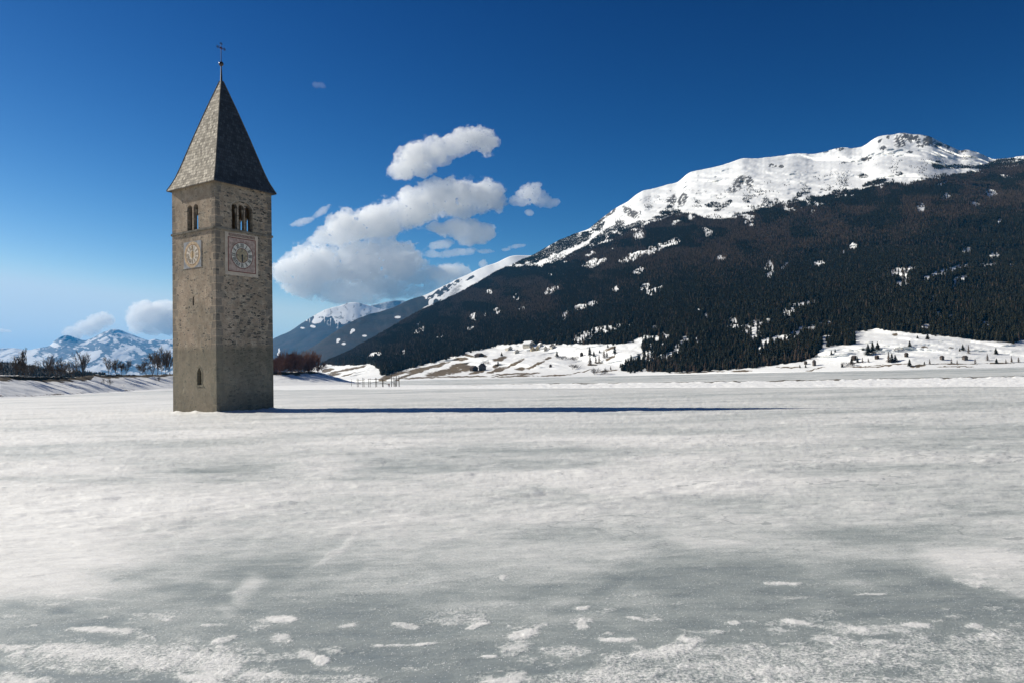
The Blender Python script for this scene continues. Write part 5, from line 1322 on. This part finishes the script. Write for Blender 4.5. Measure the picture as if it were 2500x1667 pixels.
# ------------------------------------------------------------------ jetty and the visitor beside it
def jetty():
    Y = 275.0
    g0 = at(930, 941, Y)
    J = thing('wooden_jetty', 'old wooden jetty of rows of dark posts and rails standing in the ice', 'jetty', (g0[0], g0[1], 0))
    mt = plain('dark_jetty_wood', (0.07, 0.055, 0.042), 0.9, 0.1, 0.35, 1.0)
    def q(px, py, dy=0.0):
        a = at(px, py, Y + dy); return Vector((a[0] - g0[0], a[1] - g0[1], a[2]))
    for (px, ty, dy, w, by) in [(858, 925, 60, 0.16, 934), (872, 923, 20, 0.16, 937), (875, 924, 22, 0.14, 937), (885.5, 921, 10, 0.16, 939), (888.5, 922, 14, 0.18, 939), (899.5, 923, 6, 0.16, 940), (903.5, 922, 10, 0.16, 940), (917, 921, 0, 0.18, 941), (919.5, 922, 5, 0.16, 941), (934.5, 925, 0, 0.36, 941), (955.5, 913, 0, 0.22, 942), (961.5, 920, 4, 0.20, 942), (964.5, 925, 0, 0.26, 942), (967.5, 917, 4, 0.24, 942), (974, 917, 0, 0.24, 942)]:
        t_ = q(px, ty, dy); b = Vector((t_.x, t_.y, -0.2))
        MB().tube(b, t_, w / 2 * 1.2, w / 2, 7).build('post', mt, J)
    for (a, b) in [((941, 923.5, 0), (976, 923.0, 0)), ((870, 928, 20), (890, 926.5, 10)), ((898, 926, 6), (921, 925, 2)), ((915, 924.5, 0), (937, 926.5, 0))]:
        MB().tube(q(*a), q(*b), 0.09, 0.09, 6).build('rail', mt, J)
    for (a, b) in [((903, 934.5, 4), (918, 931.8, 0)), ((918, 932, 0), (934, 935, 0)), ((935, 933, 0), (948, 938, 0)), ((955, 930, 0), (967, 939, 0))]:
        MB().tube(q(*a), q(*b), 0.06, 0.06, 5).build('brace', mt, J)
    return Y
jetty()
def person():
    g0 = at(949.8, 941, 272.0)
    r_ = thing('person', 'person in a dark red jacket and grey-blue trousers standing by the jetty posts', 'person', (g0[0], g0[1], 0.02), 0.6)
    def skin(name, pts, edges, mt, lv=2):
        me = bpy.data.meshes.new(name); me.from_pydata([p[:3] for p in pts], edges, [])
        o = bpy.data.objects.new(name, me); COL.objects.link(o)
        md = o.modifiers.new('s', 'SKIN')
        for i, p in enumerate(pts): me.skin_vertices[0].data[i].radius = (p[3], p[4] if len(p) > 4 else p[3])
        me.skin_vertices[0].data[0].use_root = True
        sb = o.modifiers.new('u', 'SUBSURF'); sb.levels = sb.render_levels = lv
        dg = bpy.context.evaluated_depsgraph_get(); m2 = bpy.data.meshes.new_from_object(o.evaluated_get(dg)); o.modifiers.clear(); o.data = m2
        m2.materials.clear(); m2.materials.append(mt); m2.polygons.foreach_set('use_smooth', np.ones(len(m2.polygons), bool)); o.parent = r_
        return o
    skinm = plain('skin', (0.42, 0.27, 0.2), 0.6, 0.3, 0.1); red = plain('dark_red_jacket', (0.12, 0.022, 0.02), 0.8, 0.2, 0.2); blue = plain('grey_blue_trousers', (0.10, 0.12, 0.16), 0.85, 0.2, 0.2); hair = plain('brown_hair', (0.04, 0.025, 0.018), 0.7, 0.3, 0.2)
    # body: pelvis, spine, neck, head, arms, legs in one skin
    P = [(0, 0, 0.95, 0.13, 0.10), (0, 0, 1.2, 0.13, 0.10), (0, 0, 1.42, 0.15, 0.09), (0, 0, 1.52, 0.05), (0, -0.01, 1.60, 0.075), (0, -0.01, 1.70, 0.08),
         (0.18, 0, 1.40, 0.055), (0.25, 0.02, 1.12, 0.045), (0.24, -0.08, 0.88, 0.034), (0.24, -0.10, 0.80, 0.03), (-0.18, 0, 1.40, 0.055), (-0.25, 0.02, 1.12, 0.045), (-0.22, -0.10, 0.90, 0.034), (-0.21, -0.12, 0.82, 0.03),
         (0.09, 0, 0.86, 0.085), (0.11, -0.02, 0.48, 0.06), (0.12, 0.02, 0.09, 0.045), (0.13, -0.13, 0.04, 0.04), (-0.09, 0, 0.86, 0.085), (-0.10, -0.01, 0.48, 0.06), (-0.11, 0.03, 0.09, 0.045), (-0.12, -0.12, 0.04, 0.04)]
    E_ = [(0, 1), (1, 2), (2, 3), (3, 4), (4, 5), (2, 6), (6, 7), (7, 8), (8, 9), (2, 10), (10, 11), (11, 12), (12, 13), (0, 14), (14, 15), (15, 16), (16, 17), (0, 18), (18, 19), (19, 20), (20, 21)]
    b = skin('body', P, E_, skinm)
    skin('jacket', [(0, 0, 0.84, 0.16, 0.125), (0, 0, 1.0, 0.16, 0.125), (0, 0, 1.25, 0.155, 0.12), (0, 0, 1.43, 0.16, 0.10), (0, 0, 1.52, 0.07), (0.19, 0, 1.41, 0.07), (0.255, 0.02, 1.12, 0.06), (0.245, -0.075, 0.90, 0.05), (-0.19, 0, 1.41, 0.07), (-0.255, 0.02, 1.12, 0.06), (-0.225, -0.09, 0.92, 0.05)], [(0, 1), (1, 2), (2, 3), (3, 4), (3, 5), (5, 6), (6, 7), (3, 8), (8, 9), (9, 10)], red)
    skin('trousers', [(0, 0, 0.93, 0.14, 0.11), (0.09, 0, 0.84, 0.10), (0.11, -0.02, 0.48, 0.075), (0.12, 0.015, 0.12, 0.06), (-0.09, 0, 0.84, 0.10), (-0.10, -0.01, 0.48, 0.075), (-0.11, 0.025, 0.12, 0.06)], [(0, 1), (1, 2), (2, 3), (0, 4), (4, 5), (5, 6)], blue)
    skin('hair', [(0, 0.015, 1.66, 0.075), (0, 0.015, 1.74, 0.082)], [(0, 1)], hair)
    mbf = MB()
    for sx in (1, -1):
        for k, (l_, off) in enumerate([(0.06, -0.028), (0.07, -0.010), (0.067, 0.008), (0.055, 0.026)]):
            bx, by_, bz = (0.24, -0.105, 0.78) if sx > 0 else (-0.21, -0.125, 0.80)
            mbf.tube((bx, by_ + off, bz), (bx - sx * 0.01, by_ + off - 0.012, bz - l_), 0.009, 0.007, 6)
        mbf.tube((bx - sx * 0.02, by_ - 0.03, bz + 0.03), (bx - sx * 0.03, by_ - 0.07, bz - 0.02), 0.011, 0.008, 6)
    mbf.build('fingers', skinm, r_)
person()

# ------------------------------------------------------------------ clouds: real volumes of droplets far behind the mountains
def surface_nets(f, origin, step):
    """iso-surface f=0 of a 3-D grid, one vertex per crossing cell"""
    s = f > 0
    nx, ny, nz = f.shape
    c = [s[i:nx - 1 + i, j:ny - 1 + j, k:nz - 1 + k] for i in (0, 1) for j in (0, 1) for k in (0, 1)]
    tot = sum(x.astype(np.int8) for x in c); act = (tot > 0) & (tot < 8)
    idx = -np.ones(act.shape, np.int64); idx[act] = np.arange(act.sum())
    I = np.argwhere(act).astype(float)
    acc = np.zeros_like(I); cnt = np.zeros(len(I))
    ii = np.argwhere(act)
    def val(d): return f[ii[:, 0] + d[0], ii[:, 1] + d[1], ii[:, 2] + d[2]]
    for ax in range(3):
        for a in (0, 1):
            for b in (0, 1):
                d0 = [0, 0, 0]; o = [k for k in range(3) if k != ax]; d0[o[0]] = a; d0[o[1]] = b; d1 = list(d0); d1[ax] = 1
                v0, v1 = val(d0), val(d1); cr = (v0 > 0) != (v1 > 0)
                t = np.where(cr, v0 / np.where(np.abs(v0 - v1) < 1e-9, 1, v0 - v1), 0)
                pt = np.tile(np.array(d0, float), (len(I), 1)); pt[:, ax] = t
                acc[cr] += pt[cr]; cnt[cr] += 1
    V = (I + acc / np.maximum(cnt, 1)[:, None]) * np.array(step) + np.array(origin)
    Q = []
    for ax in range(3):
        o = [k for k in range(3) if k != ax]
        sl0 = [slice(None)] * 3; sl1 = [slice(None)] * 3; sl0[ax] = slice(0, -1); sl1[ax] = slice(1, None)
        e = s[tuple(sl0)] != s[tuple(sl1)]
        P = np.argwhere(e)
        ok = (P[:, o[0]] > 0) & (P[:, o[1]] > 0) & (P[:, o[0]] < f.shape[o[0]] - 1) & (P[:, o[1]] < f.shape[o[1]] - 1)
        P = P[ok]
        def g(a, b):
            q = P.copy(); q[:, o[0]] -= a; q[:, o[1]] -= b; return idx[q[:, 0], q[:, 1], q[:, 2]]
        quad = np.stack([g(1, 1), g(0, 1), g(0, 0), g(1, 0)], -1)
        flip = s[tuple(P.T)]
        if ax == 1: flip = ~flip
        quad[~flip] = quad[~flip][:, ::-1]
        Q.append(quad)
    return V, np.concatenate(Q)
CLOUD_Y = 26500.0
def cloud_mat(name, dens):
    t = NT(name)
    v = t.n('ShaderNodeVolumePrincipled')
    v.inputs['Color'].default_value = (1, 1, 1, 1); v.inputs['Density'].default_value = dens; v.inputs['Anisotropy'].default_value = 0.35
    t.l(v.outputs[0], t.out.inputs['Volume'])
    return t.mat
M_CLOUD = cloud_mat('cloud_droplets', 0.0024)
M_WISP = cloud_mat('thin_cloud_droplets', 0.0018)
M_VEIL = cloud_mat('cloud_veil_droplets', 0.0004)
def cloud(label, blobs_, mat, seed, amp=0.75, res=2.6, depth=0.85, cell=20.0):
    """blobs_: (px, py, rx, ry[, angle]) in photo pixels, turned into ellipsoids at the cloud's distance"""
    k = CLOUD_Y / F
    arr = np.array([(b[0], b[1], b[2], b[3], R(b[4]) if len(b) > 4 else 0.0) for b in blobs_])
    x0, x1 = (arr[:, 0] - arr[:, 2] * 1.5).min(), (arr[:, 0] + arr[:, 2] * 1.5).max()
    y0, y1 = (arr[:, 1] - arr[:, 2] * 0.6 - arr[:, 3] * 1.5).min(), (arr[:, 1] + arr[:, 2] * 0.6 + arr[:, 3] * 1.5).max()
    dm = arr[:, 3].max() * 1.6 * depth + 6
    gx = np.arange(x0, x1, res); gy = np.arange(y0, y1, res); gz = np.arange(-dm, dm, res * 1.5)
    PX, PY, PZ = np.meshgrid(gx, gy, gz, indexing='ij')
    f = np.full(PX.shape, -3.0)
    for (cx, cy, rx, ry, a) in arr:
        dx, dy = PX - cx, PY - cy
        u = (dx * math.cos(a) + dy * math.sin(a)) / rx; w = (-dx * math.sin(a) + dy * math.cos(a)) / ry; d = PZ / (ry * depth + 4)
        f = np.maximum(f, 1 - np.sqrt(u * u + w * w + d * d))
    n = fbm(PX / cell, PY / cell * 1.25, PZ / cell, octaves=5, seed=seed, gain=0.62)
    n2 = fbm(PX / (cell * 3), PY / (cell * 2), PZ / (cell * 2), octaves=2, seed=seed + 7)
    f = f + amp * (n * 0.85 + 0.42 * (0.5 - np.abs(fbm(PX / (cell * 0.6), PY / (cell * 0.6), PZ / (cell * 0.6), octaves=3, seed=seed + 21)) * 2.2)) + 0.25 * n2 + 0.06
    f[0] = f[-1] = -1; f[:, 0] = f[:, -1] = -1; f[:, :, 0] = f[:, :, -1] = -1
    veil = f + 0.07 + 0.34 * fbm(PX / (cell * 0.8), PY / (cell * 0.55), PZ / (cell * 0.8), octaves=4, seed=seed + 31, gain=0.65)
    veil[0] = veil[-1] = -1; veil[:, 0] = veil[:, -1] = -1; veil[:, :, 0] = veil[:, :, -1] = -1
    V, Q = surface_nets(f, (x0, y0, -dm), (res, res, res * 1.5))
    V2, Q2 = surface_nets(veil, (x0, y0, -dm), (res, res, res * 1.5))
    W = at(V[:, 0], V[:, 1], CLOUD_Y)
    W[:, 1] += V[:, 2] * k
    c = W.mean(0)
    o = fast_mesh('cloud', W - c, Q, mat, True)
    bm = bmesh.new(); bm.from_mesh(o.data); bmesh.ops.recalc_face_normals(bm, faces=bm.faces); bm.to_mesh(o.data); bm.free()
    o.location = c
    tag(o, label, 'cloud', 'white clouds in the sky')
    if mat is not M_CLOUD: return o
    W2 = at(V2[:, 0], V2[:, 1], CLOUD_Y); W2[:, 1] += V2[:, 2] * k
    o2 = fast_mesh('cloud_veil', W2 - c, Q2, M_VEIL, True); o2.parent = o
    bm = bmesh.new(); bm.from_mesh(o2.data); bmesh.ops.recalc_face_normals(bm, faces=bm.faces); bm.to_mesh(o2.data); bm.free()
    return o
cloud('largest white cumulus bank right of the tower, reaching the ridge',
      [(1100, 482, 92, 40, -5), (1170, 480, 58, 34), (1205, 490, 30, 22), (1010, 512, 76, 40, -20), (925, 540, 72, 42, -15), (850, 560, 68, 38, -15), (790, 580, 40, 20, -20), (1060, 455, 46, 18), (1130, 515, 56, 16), (990, 470, 24, 16, -40),
       (850, 605, 80, 12, -8), (930, 590, 40, 12), (712, 660, 46, 32), (790, 650, 80, 46), (880, 648, 92, 52), (965, 640, 66, 46), (760, 700, 60, 26), (840, 712, 70, 28), (925, 700, 88, 26), (1005, 676, 60, 20), (1080, 668, 62, 22, -5), (1122, 664, 30, 14), (862, 734, 60, 12), (985, 716, 76, 14, -5), (1060, 702, 40, 12, -20)], M_CLOUD, 601, amp=0.62)
cloud('upper white cloud above the largest cumulus bank',
      [(985, 412, 32, 24), (1010, 385, 48, 34, -20), (1060, 368, 62, 28, -25), (1110, 345, 60, 24, -15), (1155, 335, 48, 24, -10), (1185, 345, 28, 28), (1030, 415, 30, 18), (1062, 392, 30, 14), (1120, 366, 50, 16, -8)], M_CLOUD, 611, amp=0.66)
cloud('small oval cloud at the right side of the largest bank',
      [(1080, 558, 46, 14, 5), (1125, 562, 74, 22), (1160, 578, 40, 20), (1190, 570, 18, 18)], M_CLOUD, 621, amp=0.6)
cloud('small torn cloud right of the largest bank, near the mountain',
      [(1295, 475, 30, 22), (1270, 490, 22, 12), (1325, 490, 16, 12), (1345, 498, 22, 8, -15), (1291, 519, 10, 7)], M_WISP, 631, amp=0.8, res=2.4, cell=16)
cloud('long thin wisp left of the cumulus bank by the tower',
      [(745, 540, 30, 8, -18), (785, 518, 26, 7, -35), (720, 548, 14, 5, -10)], M_WISP, 641, amp=0.8, res=2.0, cell=12)
cloud('flat thin cloud streak under the small oval cloud',
      [(1078, 597, 32, 10, -8), (1115, 617, 48, 9, -8), (1185, 614, 22, 5), (1060, 622, 24, 8)], M_WISP, 651, amp=0.7, res=2.0, cell=12)
cloud('tiny faint cloud puff high in the sky right of the spire',
      [(775, 208, 15, 6), (788, 211, 8, 4)], cloud_mat('faint_cloud_droplets', 0.0003), 661, amp=0.9, res=1.8, cell=10)
cloud('tiny cloud puff just above the near ridge',
      [(1262, 602, 20, 5, -8), (1235, 610, 12, 4)], M_WISP, 671, amp=0.7, res=1.8, cell=10)
cloud('tiny white puff above the snow crest of the middle ridge',
      [(1180, 645, 11, 10)], M_WISP, 681, amp=0.7, res=1.8, cell=10)
cloud('white cumulus touching the far left massif',
      [(185, 812, 26, 16), (205, 802, 30, 18, -20), (235, 788, 36, 18, -20), (255, 780, 20, 13), (225, 808, 30, 10, -20)], M_CLOUD, 691, amp=0.62, res=2.4, cell=18)
cloud('white cumulus left beside the tower above the far massif',
      [(338, 786, 28, 22), (360, 770, 40, 34), (400, 760, 44, 26), (430, 780, 50, 36), (380, 800, 60, 18), (480, 790, 40, 26)], M_CLOUD, 701, amp=0.58, res=2.6, cell=22)
cloud('small flat cloud at the left photo edge above the massif',
      [(-10, 806, 34, 5, 4)], M_WISP, 711, amp=0.6, res=1.8, cell=12)

# ------------------------------------------------------------------ haze
def haze():
    t = NT('valley_haze_air')
    v = t.n('ShaderNodeVolumePrincipled'); v.inputs['Color'].default_value = (0.06, 0.46, 1.0, 1); v.inputs['Density'].default_value = 2.6e-5; v.inputs['Anisotropy'].default_value = 0.0
    t.l(v.outputs[0], t.out.inputs['Volume'])
    o = MB().box(-17500, 17500, -60, 24800, -40, 1400).build('haze', t.mat)
    tag(o, 'thin blue valley haze between the mountains', 'haze', kind='stuff')
haze()
